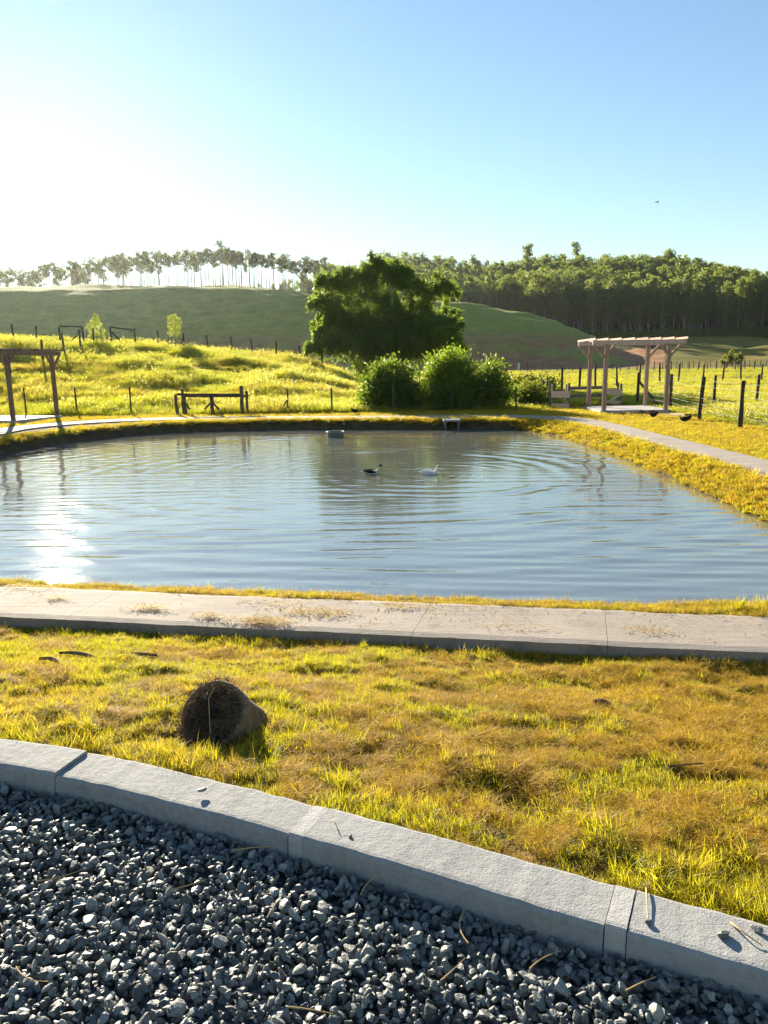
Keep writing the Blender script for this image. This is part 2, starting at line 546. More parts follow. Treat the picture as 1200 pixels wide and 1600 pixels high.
# ------------------------------------------------------------------ terrain: one polar sheet, cut into the pieces of land
def terrain():
    th = np.concatenate([np.arange(-180, -48, 3.0), np.arange(-48, -32, .7), np.arange(-32, 32, .36), np.arange(32, 48, .7), np.arange(48, 180, 3.0)])
    th = np.radians(th)
    rr = np.exp(np.arange(math.log(.35), math.log(900), .0088))
    nt_, nr = len(th), len(rr)
    T, RR = np.meshgrid(th, rr)
    X, Y = RR * np.sin(T), RR * np.cos(T)
    Z = height(X.ravel(), Y.ravel()).reshape(X.shape)
    V = np.stack([X, Y, Z], -1).reshape(-1, 3)
    i = np.arange(nr - 1)[:, None] * nt_
    j = np.arange(nt_)[None]; jn = (j + 1) % nt_
    Q = np.stack([i + j, i + jn, i + nt_ + jn, i + nt_ + j], -1).reshape(-1, 4)
    C = V[Q].mean(1)
    x, y = C[:, 0], C[:, 1]
    d = pond_d(x, y)
    ps = path_s(x, y)
    b = x / np.maximum(y, 1)
    zone = np.full(len(Q), 1)
    zone[(y < kerb_y(x) - .06)] = 0
    lawnish = (ps < 0) & (y < 14) | ((d < 3.4) & (y < 34)) | ((x > 4) & (x < 10.3) & (y > 3) & (y < 29.5))
    mead = (~lawnish) & (zone == 1)
    zone[mead] = 3
    zone[(d < .36) & (ps > 0)] = 2
    zone[(y > 180) & (b < .36) & (y < 244)] = 4
    zone[(y >= 244) & (b < -.10) & (y < 340)] = 4
    zone[(y >= 244) & (b >= -.10) | (y >= 340)] = 5
    zone[(y >= 180) & (b >= .36) & (y < 332)] = 3
    zone[(y < -60)] = 3
    for k, (nm, mt) in enumerate([('gravel_ground', M_GBED), ('lawn', M_LAWN), ('pond_bank', M_BANK), ('meadow', M_MEADOW), ('hill', M_HILL), ('forest_hill', M_FOREST)]):
        q = Q[zone == k]
        u, inv = np.unique(q, return_inverse=True)
        o = add_mesh(nm, V[u], [inv.reshape(-1, 4)], [mt], smooth=True)
        tag(o, kind='structure')
terrain()

# ------------------------------------------------------------------ pond water
def mat_water():
    m, nt, out = new_mat('pond_water')
    n1 = noise(nt, 9, 2, .5, sc3=(.7, 1.6, 1)); n2 = noise(nt, 30, 2, .5, sc3=(.7, 1.5, 1))
    h = math_(nt, 'ADD', math_(nt, 'MULTIPLY', n1, 1.0), math_(nt, 'MULTIPLY', n2, .25))
    c = ramp(nt, noise(nt, .35, 2, .5), [(.3, (.115, .12, .105)), (.7, (.14, .145, .125))])
    principled(nt, out, c, .035, bump(nt, h, .10, .02), .5, IOR=2.6)
    return m
def water():
    xs = np.arange(-10.6, 6.0, .055); ys = np.arange(5.9, 27.4, .055)
    X, Y = np.meshgrid(xs, ys)
    Z = np.full(X.shape, -0.72)
    def ring(cx, cy, lam, amp, r0, r1, fade, seed):
        r = np.hypot(X - cx, Y - cy)
        ph = 2 * np.pi * r / lam + 1.6 * fbm(X / 2.2, Y / 2.2, seed, 2)
        env = sstep(r0, r0 + .6, r) * np.exp(-np.maximum(r - r0, 0) / fade) * (1 - sstep(r1 * .8, r1, r))
        return amp * np.sin(ph) * env * (0.65 + 0.9 * (vnoise(X / 1.9, Y / 1.1, seed + 5) + .5))
    br = lambda sd, sx, sy: np.clip(.5 + 1.5 * fbm(X / sx, Y / sy, sd, 2), 0, 1.4)
    Z = Z + ring(-.1, 15.6, .62, .0042, 3.0, 14, 9.0, 1) * br(301, 2.6, 1.2)
    Z = Z + ring(1.0, 15.4, .46, .0016, 1.0, 12, 6.0, 2) * br(303, 2.2, 1.1)
    Z = Z + ring(.95, 15.4, .20, .0013, .2, 3, 1.2, 3)
    Z = Z + ring(-.2, 15.6, .22, .0015, .2, 4, 1.4, 4)
    Z = Z + ring(-4.5, 22.5, .36, .0017, .4, 7, 3.0, 6) * br(305, 1.8, 1.0)
    Z = Z + ring(-11.0, 21.0, .42, .0016, 1, 9, 4.0, 7) * br(307, 1.8, 1.0)
    for (lam, amp, ang, sd) in ((.52, .0013, .06, 311), (.37, .0010, -.10, 313), (.27, .0007, .16, 315), (.19, .0005, -.03, 317)):
        ph = 2 * np.pi * (Y * math.cos(ang) + X * math.sin(ang)) / lam + 3.2 * fbm(X / 3.2, Y / 2.2, sd, 2)
        Z = Z + amp * (1 + 1.3 * sstep(15, 9, Y)) * np.sin(ph) * br(sd + 50, 2.4, .9)
    Z = Z + .0016 * fbm(X / .55, Y / .24, 11, 3)
    n, mm = X.shape[1], X.shape[0]
    V = np.stack([X, Y, Z], -1).reshape(-1, 3)
    i = np.arange(mm - 1)[:, None] * n; j = np.arange(n - 1)[None]
    Q = np.stack([i + j, i + j + 1, i + n + j + 1, i + n + j], -1).reshape(-1, 4)
    c = V[Q].mean(1)
    keep = pond_d(c[:, 0], c[:, 1]) < .5
    keep &= path_s(c[:, 0], c[:, 1]) > .45
    Q = Q[keep]
    u, inv = np.unique(Q, return_inverse=True)
    o = add_mesh('pond_water', V[u], [inv.reshape(-1, 4)], [mat_water()], smooth=True)
    tag(o, kind='structure')
water()

# ------------------------------------------------------------------ concrete: kerb and path
def mat_concrete(name, base, streak=False, scale=1.0):
    m, nt, out = new_mat(name)
    n1 = noise(nt, 2.2 * scale, 4, .65); n2 = noise(nt, 160 * scale, 3, .7); n3 = noise(nt, 45 * scale, 4, .7)
    f = math_(nt, 'ADD', math_(nt, 'MULTIPLY', n1, .5), math_(nt, 'MULTIPLY', n3, .5))
    c = ramp(nt, f, [(.32, tuple(x * .72 for x in base)), (.5, base), (.7, tuple(min(1, x * 1.15) for x in base))])
    c = mixc(nt, mapr(nt, noise(nt, 3.4 * scale, 5, .7, dist=.6), .55, .75, 0, .5), c, (base[0] * .58, base[1] * .52, base[2] * .43))
    h = math_(nt, 'ADD', math_(nt, 'MULTIPLY', n2, .7), math_(nt, 'MULTIPLY', n3, .8))
    if streak:
        v = nd(nt, 'ShaderNodeMapping', {'Vector': pos(nt), 'Rotation': (0, 0, R(10)), 'Scale': (1.2, 30, 1)}).outputs[0]
        st = noise(nt, 1.5, 4, .7, vec=v)
        c = mixc(nt, mapr(nt, st, .52, .72, 0, .55), c, tuple(x * .55 for x in base))
        stain = noise(nt, .9, 4, .6, dist=.5)
        c = mixc(nt, mapr(nt, stain, .56, .72, 0, .5), c, (base[0] * .62, base[1] * .56, base[2] * .46))
        h = math_(nt, 'ADD', h, st)
    principled(nt, out, c, .88, bump(nt, h, .55, .006), .2)
    return m
M_KERB = mat_concrete('kerb_concrete', (.315, .312, .30))
M_MORTAR = mat_concrete('mortar', (.40, .39, .37))
M_PATH = mat_concrete('path_concrete', (.35, .30, .25), True)
M_SLAB = mat_concrete('slab_concrete', (.38, .35, .33), False, .4)

def kerb():
    root = empty('kerb', (0, 0, 0)); tag(root, kind='structure')
    line = chaikin(KERB_BACK, 2, False)
    seg = np.hypot(*np.diff(line, axis=0).T)
    S = np.concatenate([[0], np.cumsum(seg)])
    def at_s(s):
        return np.stack([np.interp(s, S, line[:, 0]), np.interp(s, S, line[:, 1])], -1)
    def s_of_x(x):
        return float(np.interp(x, line[:, 0], S))
    W = .178
    def strip(s0, s1, name, mat, dz=0.0, dw=0.0):
        n = max(3, int((s1 - s0) / .012))
        s = np.linspace(s0, s1, n)
        p = at_s(s); tg = at_s(s + .02) - at_s(s - .02)
        tg /= np.linalg.norm(tg, axis=1)[:, None]
        nr = np.stack([tg[:, 1], -tg[:, 0]], 1)          # towards the gravel
        jag = .004 * fbm(s * 16, s * 0 + 3, 41, 3) + .006 * fbm(s * 3, s * 0 + 8, 43, 2)
        jz = .0012 * fbm(s * 20, s * 0 + 1, 45, 2) + .004 * fbm(s * 2.2, s * 0, 47, 2)
        prof = [(0 - dw, -.18), (0 - dw, .088), (.004 - dw, .098), (.012, .1)] + [(q, .1) for q in np.linspace(.03, W - .022, 9)] + [(W - .010, .0985), (W - .003 + dw, .093), (W + dw, .084), (W + .003 + dw, .03), (W + .005 + dw, -.10)]
        rings = []
        for k, (u, zz) in enumerate(prof):
            top = zz > .05
            off = u + (jag if u > W * .8 else (jag[::-1] * 1.3 if u < .02 else 0))
            zf = np.full(n, zz + dz) + (jz if top else 0)
            if .02 < u < W - .015:
                zf = zf + .0010 * fbm(s * 40, s * 0 + u * 40, 49, 3)
            rings.append(np.concatenate([p + nr * np.broadcast_to(off, (n,))[:, None], zf[:, None]], 1))
        m_ = len(prof)
        V = np.stack(rings, 1).reshape(-1, 3)
        i = np.arange(n - 1)[:, None] * m_; j = np.arange(m_ - 1)[None]
        Q = np.stack([i + j, i + j + 1, i + m_ + j + 1, i + m_ + j], -1).reshape(-1, 4)
        e = [tuple(range(m_ - 1, -1, -1)), tuple(range((n - 1) * m_, n * m_))]
        capf = []
        for c in e:
            capf += [(c[0], c[k], c[k + 1]) for k in range(1, m_ - 1)]
        return add_mesh(name, V, [Q, np.array(capf)], [mat], root, smooth=False)
    js = [s_of_x(-1.115), s_of_x(-.235), s_of_x(.615)]
    mw = .058
    ends = [js[0] - 1.9, js[0] - .95]
    strip(ends[0] - 2.0, ends[0] - .006, 'kerb_block', M_KERB)
    strip(ends[0], ends[1] - .006, 'kerb_block', M_KERB)
    strip(ends[1] + .006, js[0] - .002, 'kerb_block', M_KERB, .0)
    strip(js[0] + .002, js[1], 'kerb_block', M_KERB, -.012)
    strip(js[1] + .003, js[1] + mw - .003, 'mortar_joint', M_MORTAR, -.006, -.004)
    strip(js[1] + mw, js[2], 'kerb_block', M_KERB, -.004)
    strip(js[2] + .003, js[2] + mw - .003, 'mortar_joint', M_MORTAR, .002, -.004)
    strip(js[2] + mw, js[2] + mw + .95, 'kerb_block', M_KERB, .0)
    strip(js[2] + mw + .962, js[2] + mw + 1.91, 'kerb_block', M_KERB, .0)
    strip(js[2] + mw + 1.922, js[2] + mw + 3.6, 'kerb_block', M_KERB, .0)
    return at_s, s_of_x
KERB_AT, KERB_S = kerb()

def near_path():
    root = empty('near_path', (0, 0, 0)); tag(root, kind='structure')
    W, top = .775, -.40
    # joints, measured along the front edge from PF0
    js = [-6.6, -4.4, -2.5, .58, 3.27, 4.62, 7.0, 9.5]
    for a, b in zip(js[:-1], js[1:]):
        a2, b2 = a + .0015, b - .0015
        ns, nw = int((b2 - a2) / .05), 12
        s = np.linspace(a2, b2, ns); w = np.linspace(0, W, nw)
        Sg, Wg = np.meshgrid(s, w, indexing='ij')
        edge0 = (.010 * fbm(s * 5, s * 0, 91, 3))[:, None]; edge1 = (.02 * fbm(s * 4, s * 0 + 5, 93, 3))[:, None]
        Wj = Wg + edge0 * (1 - Wg / W) + edge1 * (Wg / W)
        slant = .06 * (Wg / W - .5)                     # joints run slightly askew
        Pp = PF0 + (Sg + slant)[..., None] * PDIR + Wj[..., None] * PNOR
        Z = top + .006 * fbm(Sg * 1.4, Wg * 2, 95, 2) + .0015 * fbm(Sg * 6, Wg * 40, 97, 2)
        Z[:, 0] -= .010; Z[:, -1] -= .010
        V = np.concatenate([Pp, Z[..., None]], -1).reshape(-1, 3)
        i = np.arange(ns - 1)[:, None] * nw; j = np.arange(nw - 1)[None]
        Q = np.stack([i + j, i + j + 1, i + nw + j + 1, i + nw + j], -1).reshape(-1, 4)[:, ::-1]
        # skirt all round
        rim = list(range(0, nw)) + list(range(2 * nw - 1, ns * nw, nw)) + list(range(ns * nw - 2, (ns - 1) * nw - 1, -1)) + list(range((ns - 2) * nw, 0, -nw))
        low = V[rim].copy(); low[:, 2] = top - .22
        n0 = len(V); k = len(rim)
        Q2 = [(rim[x], rim[(x + 1) % k], n0 + (x + 1) % k, n0 + x) for x in range(k)]
        add_mesh('path_slab', np.concatenate([V, low]), [Q, np.array(Q2)], [M_PATH], root, smooth=False)
near_path()

FARP = chaikin(np.array([(-8.3, 7.9), (-9.3, 10.5), (-10.3, 14.0), (-10.9, 18.5), (-11.1, 22.2), (-11.4, 24.3), (-10.9, 25.9), (-9.4, 27.45), (-6.9, 27.85), (-2.2, 27.28), (2.25, 26.75), (5.0, 26.35), (5.85, 25.2), (6.1, 23.0), (6.2, 18.3), (6.28, 14.2), (6.25, 12.5), (6.2, 9.0), (6.0, 5.3)]), 3, False)
def far_path():
    root = empty('far_path', (0, 0, 0)); tag(root, kind='structure')
    seg = np.hypot(*np.diff(FARP, axis=0).T)
    S = np.concatenate([[0], np.cumsum(seg)])
    cuts = np.arange(0, S[-1], 2.6)
    for a, b in zip(cuts[:-1], cuts[1:]):
        n = 14
        s = np.linspace(a + .004, b - .004, n)
        f = lambda q: np.stack([np.interp(q, S, FARP[:, 0]), np.interp(q, S, FARP[:, 1])], -1)
        p = f(s); tg = f(s + .05) - f(s - .05); tg /= np.linalg.norm(tg, axis=1)[:, None]
        nr = np.stack([-tg[:, 1], tg[:, 0]], 1)
        W = np.interp(p[:, 0], [-12, -9, -5, 4.6, 5.6, 6], [1.0, 1.15, 1.2, 1.2, 1.0, .95])
        j0 = .03 * fbm(s * 2, s * 0, 101, 3); j1 = .05 * fbm(s * 2, s * 0 + 4, 103, 3)
        A = np.concatenate([p + nr * j0[:, None], np.full((n, 1), -.40)], 1)
        B = np.concatenate([p + nr * (W + j1)[:, None], np.full((n, 1), -.395)], 1)
        A2, B2 = A.copy(), B.copy(); A2[:, 2] = B2[:, 2] = -.52
        V = np.stack([A2, A, B, B2], 1).reshape(-1, 3)
        i = np.arange(n - 1)[:, None] * 4; j = np.arange(3)[None]
        Q = np.stack([i + j, i + j + 1, i + 4 + j + 1, i + 4 + j], -1).reshape(-1, 4)[:, ::-1]
        Q = np.concatenate([Q, [(0, 1, 2, 3), (4 * n - 1, 4 * n - 2, 4 * n - 3, 4 * n - 4)]])
        add_mesh('path_slab', V, [Q], [M_PATH], root)
far_path()

# ------------------------------------------------------------------ scattering of what nobody could count (stuff only)
def protos(name, objs):
    c = bpy.data.collections.new(name)
    for o in objs:
        c.objects.link(o)
    return c

def scatter(name, P, rot, scale, coll, nproto, mats=()):
    me = bpy.data.meshes.new(name)
    n = len(P)
    me.vertices.add(n)
    me.vertices.foreach_set('co', np.asarray(P, np.float32).ravel())
    a = me.attributes.new('rot', 'FLOAT_VECTOR', 'POINT'); a.data.foreach_set('vector', np.asarray(rot, np.float32).ravel())
    a = me.attributes.new('scl', 'FLOAT_VECTOR', 'POINT')
    scale = np.asarray(scale, np.float32)
    if scale.ndim == 1: scale = np.repeat(scale[:, None], 3, 1)
    a.data.foreach_set('vector', scale.ravel())
    a = me.attributes.new('pick', 'INT', 'POINT'); a.data.foreach_set('value', rng.integers(0, nproto, n).astype(np.int32))
    o = bpy.data.objects.new(name, me); COL.objects.link(o)
    ng = bpy.data.node_groups.new(name, 'GeometryNodeTree')
    ng.interface.new_socket('Geometry', in_out='INPUT', socket_type='NodeSocketGeometry')
    ng.interface.new_socket('Geometry', in_out='OUTPUT', socket_type='NodeSocketGeometry')
    gi = ng.nodes.new('NodeGroupInput'); go = ng.nodes.new('NodeGroupOutput')
    ci = ng.nodes.new('GeometryNodeCollectionInfo'); ci.inputs[0].default_value = coll
    ci.inputs['Separate Children'].default_value = True; ci.inputs['Reset Children'].default_value = True
    ip = ng.nodes.new('GeometryNodeInstanceOnPoints'); ip.inputs['Pick Instance'].default_value = True
    def attr(nm, ty):
        x = ng.nodes.new('GeometryNodeInputNamedAttribute'); x.data_type = ty; x.inputs[0].default_value = nm
        return x.outputs[0]
    ng.links.new(gi.outputs[0], ip.inputs['Points'])
    ng.links.new(ci.outputs[0], ip.inputs['Instance'])
    ng.links.new(attr('pick', 'INT'), ip.inputs['Instance Index'])
    ng.links.new(attr('rot', 'FLOAT_VECTOR'), ip.inputs['Rotation'])
    ng.links.new(attr('scl', 'FLOAT_VECTOR'), ip.inputs['Scale'])
    ng.links.new(ip.outputs[0], go.inputs[0])
    md = o.modifiers.new('scatter', 'NODES'); md.node_group = ng
    tag(o, kind='stuff')
    return o

def yaw_tilt(n, tilt=.12):
    r = rng.normal(0, tilt, (n, 3)); r[:, 2] = rng.uniform(0, 6.283, n)
    return r

# gravel: crushed stone, two to four centimetres
def stone_shape(seed, sub=1):
    g = np.random.default_rng(seed)
    import bmesh
    bm = bmesh.new(); bmesh.ops.create_icosphere(bm, subdivisions=sub, radius=1)
    v = np.array([x.co[:] for x in bm.verts]); f = np.array([[x.index for x in y.verts] for y in bm.faces]); bm.free()
    for _ in range(11):                      # cut facets
        nrm = g.normal(0, 1, 3); nrm /= np.linalg.norm(nrm)
        h = g.uniform(.38, .80)
        e = v @ nrm - h
        v = v - np.clip(e, 0, None)[:, None] * nrm * .92
    v = v * np.array([1.25, g.uniform(.6, 1.0), g.uniform(.5, .85)]) * (1 + g.normal(0, .035, (len(v), 1)))
    return v, f
def mat_gravel():
    m, nt, out = new_mat('gravel_stone')
    oi = nd(nt, 'ShaderNodeObjectInfo').outputs['Random']
    n = noise(nt, 120, 4, .7); n2 = noise(nt, 3, 3, .6)
    c = ramp(nt, math_(nt, 'ADD', math_(nt, 'MULTIPLY', oi, .7), math_(nt, 'MULTIPLY', n, .35)),
             [(.10, (.046, .052, .049)), (.5, (.13, .138, .13)), (.80, (.25, .255, .232)), (.95, (.38, .37, .31))])
    c = mixc(nt, mapr(nt, n2, .5, .75, 0, .3), c, (.20, .20, .15))
    principled(nt, out, c, .48, bump(nt, n, .7, .004), .5)
    return m
M_STONE = mat_gravel()
def gravel():
    objs = []
    for k in range(12):
        v, f = stone_shape(100 + k, 2)
        objs.append(add_mesh('stone_shape_%02d' % k, v * .0122, [f], [M_STONE], smooth=False, link=False))
    c = protos('gravel_shapes', objs)
    n = 125000
    x = rng.uniform(-5.0, 3.6, n); y = rng.uniform(.55, 3.2, n)
    k = (y < kerb_y(x) - .195) & (np.hypot(x, y) < 5.2) & (np.abs(x) < 1.5 * y + .6)
    x, y = x[k], y[k]
    lay = rng.uniform(0, 1, len(x))
    z = height(x, y) + .006 + .030 * lay ** 1.5 + .018 * fbm(x * 4, y * 4, 111, 2)
    z += .03 * sstep(.30, .02, kerb_y(x) - .195 - y) * 0
    s = np.exp(rng.normal(-.06, .40, len(x))); s = np.clip(s, .35, 1.9)
    rot = rng.uniform(0, 6.28, (len(x), 3)); rot[:, :2] = rng.normal(0, .6, (len(x), 2))
    scatter('gravel', np.stack([x, y, z], 1), rot, s, c, 12)
gravel()

# ------------------------------------------------------------------ grass
def disc(n, r):
    a = rng.uniform(0, 6.283, n); q = r * np.sqrt(rng.uniform(0, 1, n))
    return np.stack([q * np.cos(a), q * np.sin(a), np.zeros(n)], 1)

G_GREEN = leaf_mat('lawn_blade', (.090, .125, .008), (.29, .285, .014), (.71, .66, .02), .5, 1.9, .5, (.58, .42, .035), .58)
G_DRY = leaf_mat('dry_blade', (.20, .11, .018), (.64, .44, .045), (.86, .60, .05), .44, 4.0, .7)
G_MEAD = leaf_mat('meadow_blade', (.08, .140, .012), (.31, .33, .022), (.68, .69, .035), .50, .30, .55, (.62, .45, .05), .59)
G_SEED = leaf_mat('seed_head', (.30, .29, .06), (.46, .43, .10), (.70, .65, .15), .5, .5, .6)

def lawn_protos():
    objs = []
    for k in range(6):       # green tufts
        m = MB(); n = 46
        m.blades(disc(n, .04), rng.uniform(.022, .058, n), rng.uniform(.0022, .0042, n), rng.uniform(0, 6.28, n), rng.uniform(.1, .7, n), rng.uniform(.2, 1.3, n), 0)
        n = 22
        p = disc(n, .045); p[:, 2] = rng.uniform(.002, .02, n)
        m.blades(p, rng.uniform(.03, .07, n), rng.uniform(.0018, .0034, n), rng.uniform(0, 6.28, n), rng.uniform(1.1, 1.6, n), rng.uniform(0, .5, n), 1)
        objs.append(m.build('tuft_a%02d' % k, [G_GREEN, G_DRY], link=False))
    for k in range(6):       # cut, dry, matted grass
        m = MB(); n = 64
        p = disc(n, .055); p[:, 2] = rng.uniform(.0, .028, n)
        m.blades(p, rng.uniform(.03, .085, n), rng.uniform(.0018, .0036, n), rng.uniform(0, 6.28, n), rng.uniform(1.0, 1.7, n), rng.uniform(-.3, .5, n), 1)
        n = 12
        m.blades(disc(n, .05), rng.uniform(.02, .045, n), rng.uniform(.002, .0036, n), rng.uniform(0, 6.28, n), rng.uniform(.1, .9, n), rng.uniform(.2, 1.2, n), 0)
        objs.append(m.build('tuft_b%02d' % k, [G_GREEN, G_DRY], link=False))
    return objs
LAWN_OBJS = lawn_protos()
C_GREEN = protos('green_tufts', LAWN_OBJS[:6])
C_DRY = protos('dry_tufts', LAWN_OBJS[6:])
C_BOTH = protos('lawn_tufts', LAWN_OBJS)
def tall_protos():
    objs = []
    for k in range(4):
        m = MB(); n = 44
        m.blades(disc(n, .045), rng.uniform(.06, .15, n), rng.uniform(.003, .0062, n), rng.uniform(0, 6.28, n), rng.uniform(.05, .6, n), rng.uniform(.3, 1.5, n), 0, seg=4)
        objs.append(m.build('tall_tuft_%02d' % k, [G_GREEN, G_DRY], link=False))
    return objs
C_TALL = protos('tall_tufts', tall_protos())

def on_ground(x, y, dz=0.0):
    return np.stack([x, y, height(x, y) + dz], 1)

PIPE_AT = np.array([-.735, 2.985])
def lawn_grass():
    n = 72000
    x = rng.uniform(-7.2, 6.4, n); y = rng.uniform(1.2, 6.1, n)
    k = (y > kerb_y(x) + .015) & (path_s(x, y) < -.03) & (np.abs(x) < 1.35 * y + .6)
    x, y = x[k], y[k]
    # dry patches; greener along the kerb and on the left
    g = .7 * fbm(x * 2.2, y * 2.6, 121, 3) + .55 * fbm(x * 6, y * 7, 125, 2) - .15 * np.clip(x, -2, 2) + .22 * sstep(.5, .05, y - kerb_y(x)) + .03
    hole = np.hypot(x - PIPE_AT[0], y - PIPE_AT[1]) < .14
    for hx, hy, hr, hd in HOLLOWS:
        hole |= ((x - hx) / (hr * 1.5)) ** 2 + ((y - hy) / hr) ** 2 < .55 * rng.uniform(.3, 1, len(x))
    gr = (g > .04) & ~hole; dr = ~gr & ~hole
    near = sstep(3.6, 1.8, y)
    def put(nm, kk, coll, npr, s0, s1):
        xx, yy = x[kk], y[kk]
        s = rng.uniform(s0, s1, len(xx)) * (1 + .35 * vnoise(xx * 2.5, yy * 2.5, 127))
        sc = np.stack([s, s, s * (1 + .45 * sstep(-.2, .5, fbm(xx * 3, yy * 3, 131, 2)))], 1)
        scatter(nm, on_ground(xx, yy, -.004), yaw_tilt(len(xx), .18), sc, coll, npr)
    put('lawn_grass', gr, C_GREEN, 6, .48, .86)
    put('dry_lawn_grass', dr, C_DRY, 6, .45, .85)
    # longer tufts: beside the kerb, round the pipe, along the shaded foot of the path
    n = 520
    x1 = rng.uniform(-2.4, 1.5, n); y1 = kerb_y(x1) + .03 + rng.exponential(.16, n)
    a = rng.uniform(0, 6.28, 70); q = rng.uniform(.17, .36, 70)
    x2, y2 = PIPE_AT[0] + q * np.cos(a), PIPE_AT[1] + q * np.sin(a)
    n = 150
    s3 = rng.uniform(-2.5, 8, n); w3 = rng.uniform(.03, .55, n)
    x3 = PF0[0] + PDIR[0] * s3 - PNOR[0] * w3; y3 = PF0[1] + PDIR[1] * s3 - PNOR[1] * w3
    n = 130
    x4 = rng.uniform(-3, 2.6, n); y4 = rng.uniform(2.2, 5.2, n)
    keep4 = (y4 > kerb_y(x4) + .1) & (path_s(x4, y4) < -.1)
    xx = np.concatenate([x1, x2, x3, x4[keep4]]); yy = np.concatenate([y1, y2, y3, y4[keep4]])
    kk = (vnoise(xx * 2.1, yy * 2.1, 133) > -.12) & (np.hypot(xx - PIPE_AT[0], yy - PIPE_AT[1]) > .17) & (np.abs(xx) < .62 * yy + .4)
    xx, yy = xx[kk], yy[kk]
    s = rng.uniform(.30, .75, len(xx))
    scatter('long_lawn_grass', on_ground(xx, yy, -.004), yaw_tilt(len(xx), .2), s, C_TALL, 4)
lawn_grass()

def verge_grass():
    n = 11000
    s = rng.uniform(-4.5, 9, n); w = .775 + rng.uniform(.0, .6, n)
    x = PF0[0] + PDIR[0] * s + PNOR[0] * w; y = PF0[1] + PDIR[1] * s + PNOR[1] * w
    d = pond_d(x, y)
    k = (d > .06) & (np.abs(x) < .62 * y + .3)
    x, y = x[k], y[k]
    sc = rng.uniform(.5, .95, len(x)) * (1 + .5 * vnoise(x * 3, y * 3, 141))
    z = np.maximum(height(x, y), -.50)
    scatter('verge_grass', np.stack([x, y, z], 1), yaw_tilt(len(x), .2), np.stack([sc, sc, sc * 1.3], 1), C_BOTH, 12)
    n = 240
    s = rng.uniform(-4.5, 9, n); w = .775 + rng.uniform(.06, .42, n)
    x = PF0[0] + PDIR[0] * s + PNOR[0] * w; y = PF0[1] + PDIR[1] * s + PNOR[1] * w
    k = (pond_d(x, y) > .05) & (vnoise(x * 1.6, y * 1.6, 143) > -.05)
    x, y = x[k], y[k]
    scatter('long_verge_grass', np.stack([x, y, np.maximum(height(x, y), -.50)], 1), yaw_tilt(len(x), .2), rng.uniform(.3, .75, len(x)), C_TALL, 4)
    # rank growth at the corner of the pond
    n = 420
    x = rng.uniform(2.6, 4.6, n); y = rng.uniform(5.5, 8.3, n)
    d = pond_d(x, y); k = (d > .05) & (d < .75) & (path_s(x, y) > .8)
    x, y = x[k], y[k]
    scatter('corner_grass', on_ground(x, y), yaw_tilt(len(x), .2), rng.uniform(.7, 1.3, len(x)), C_TALL, 4)
verge_grass()

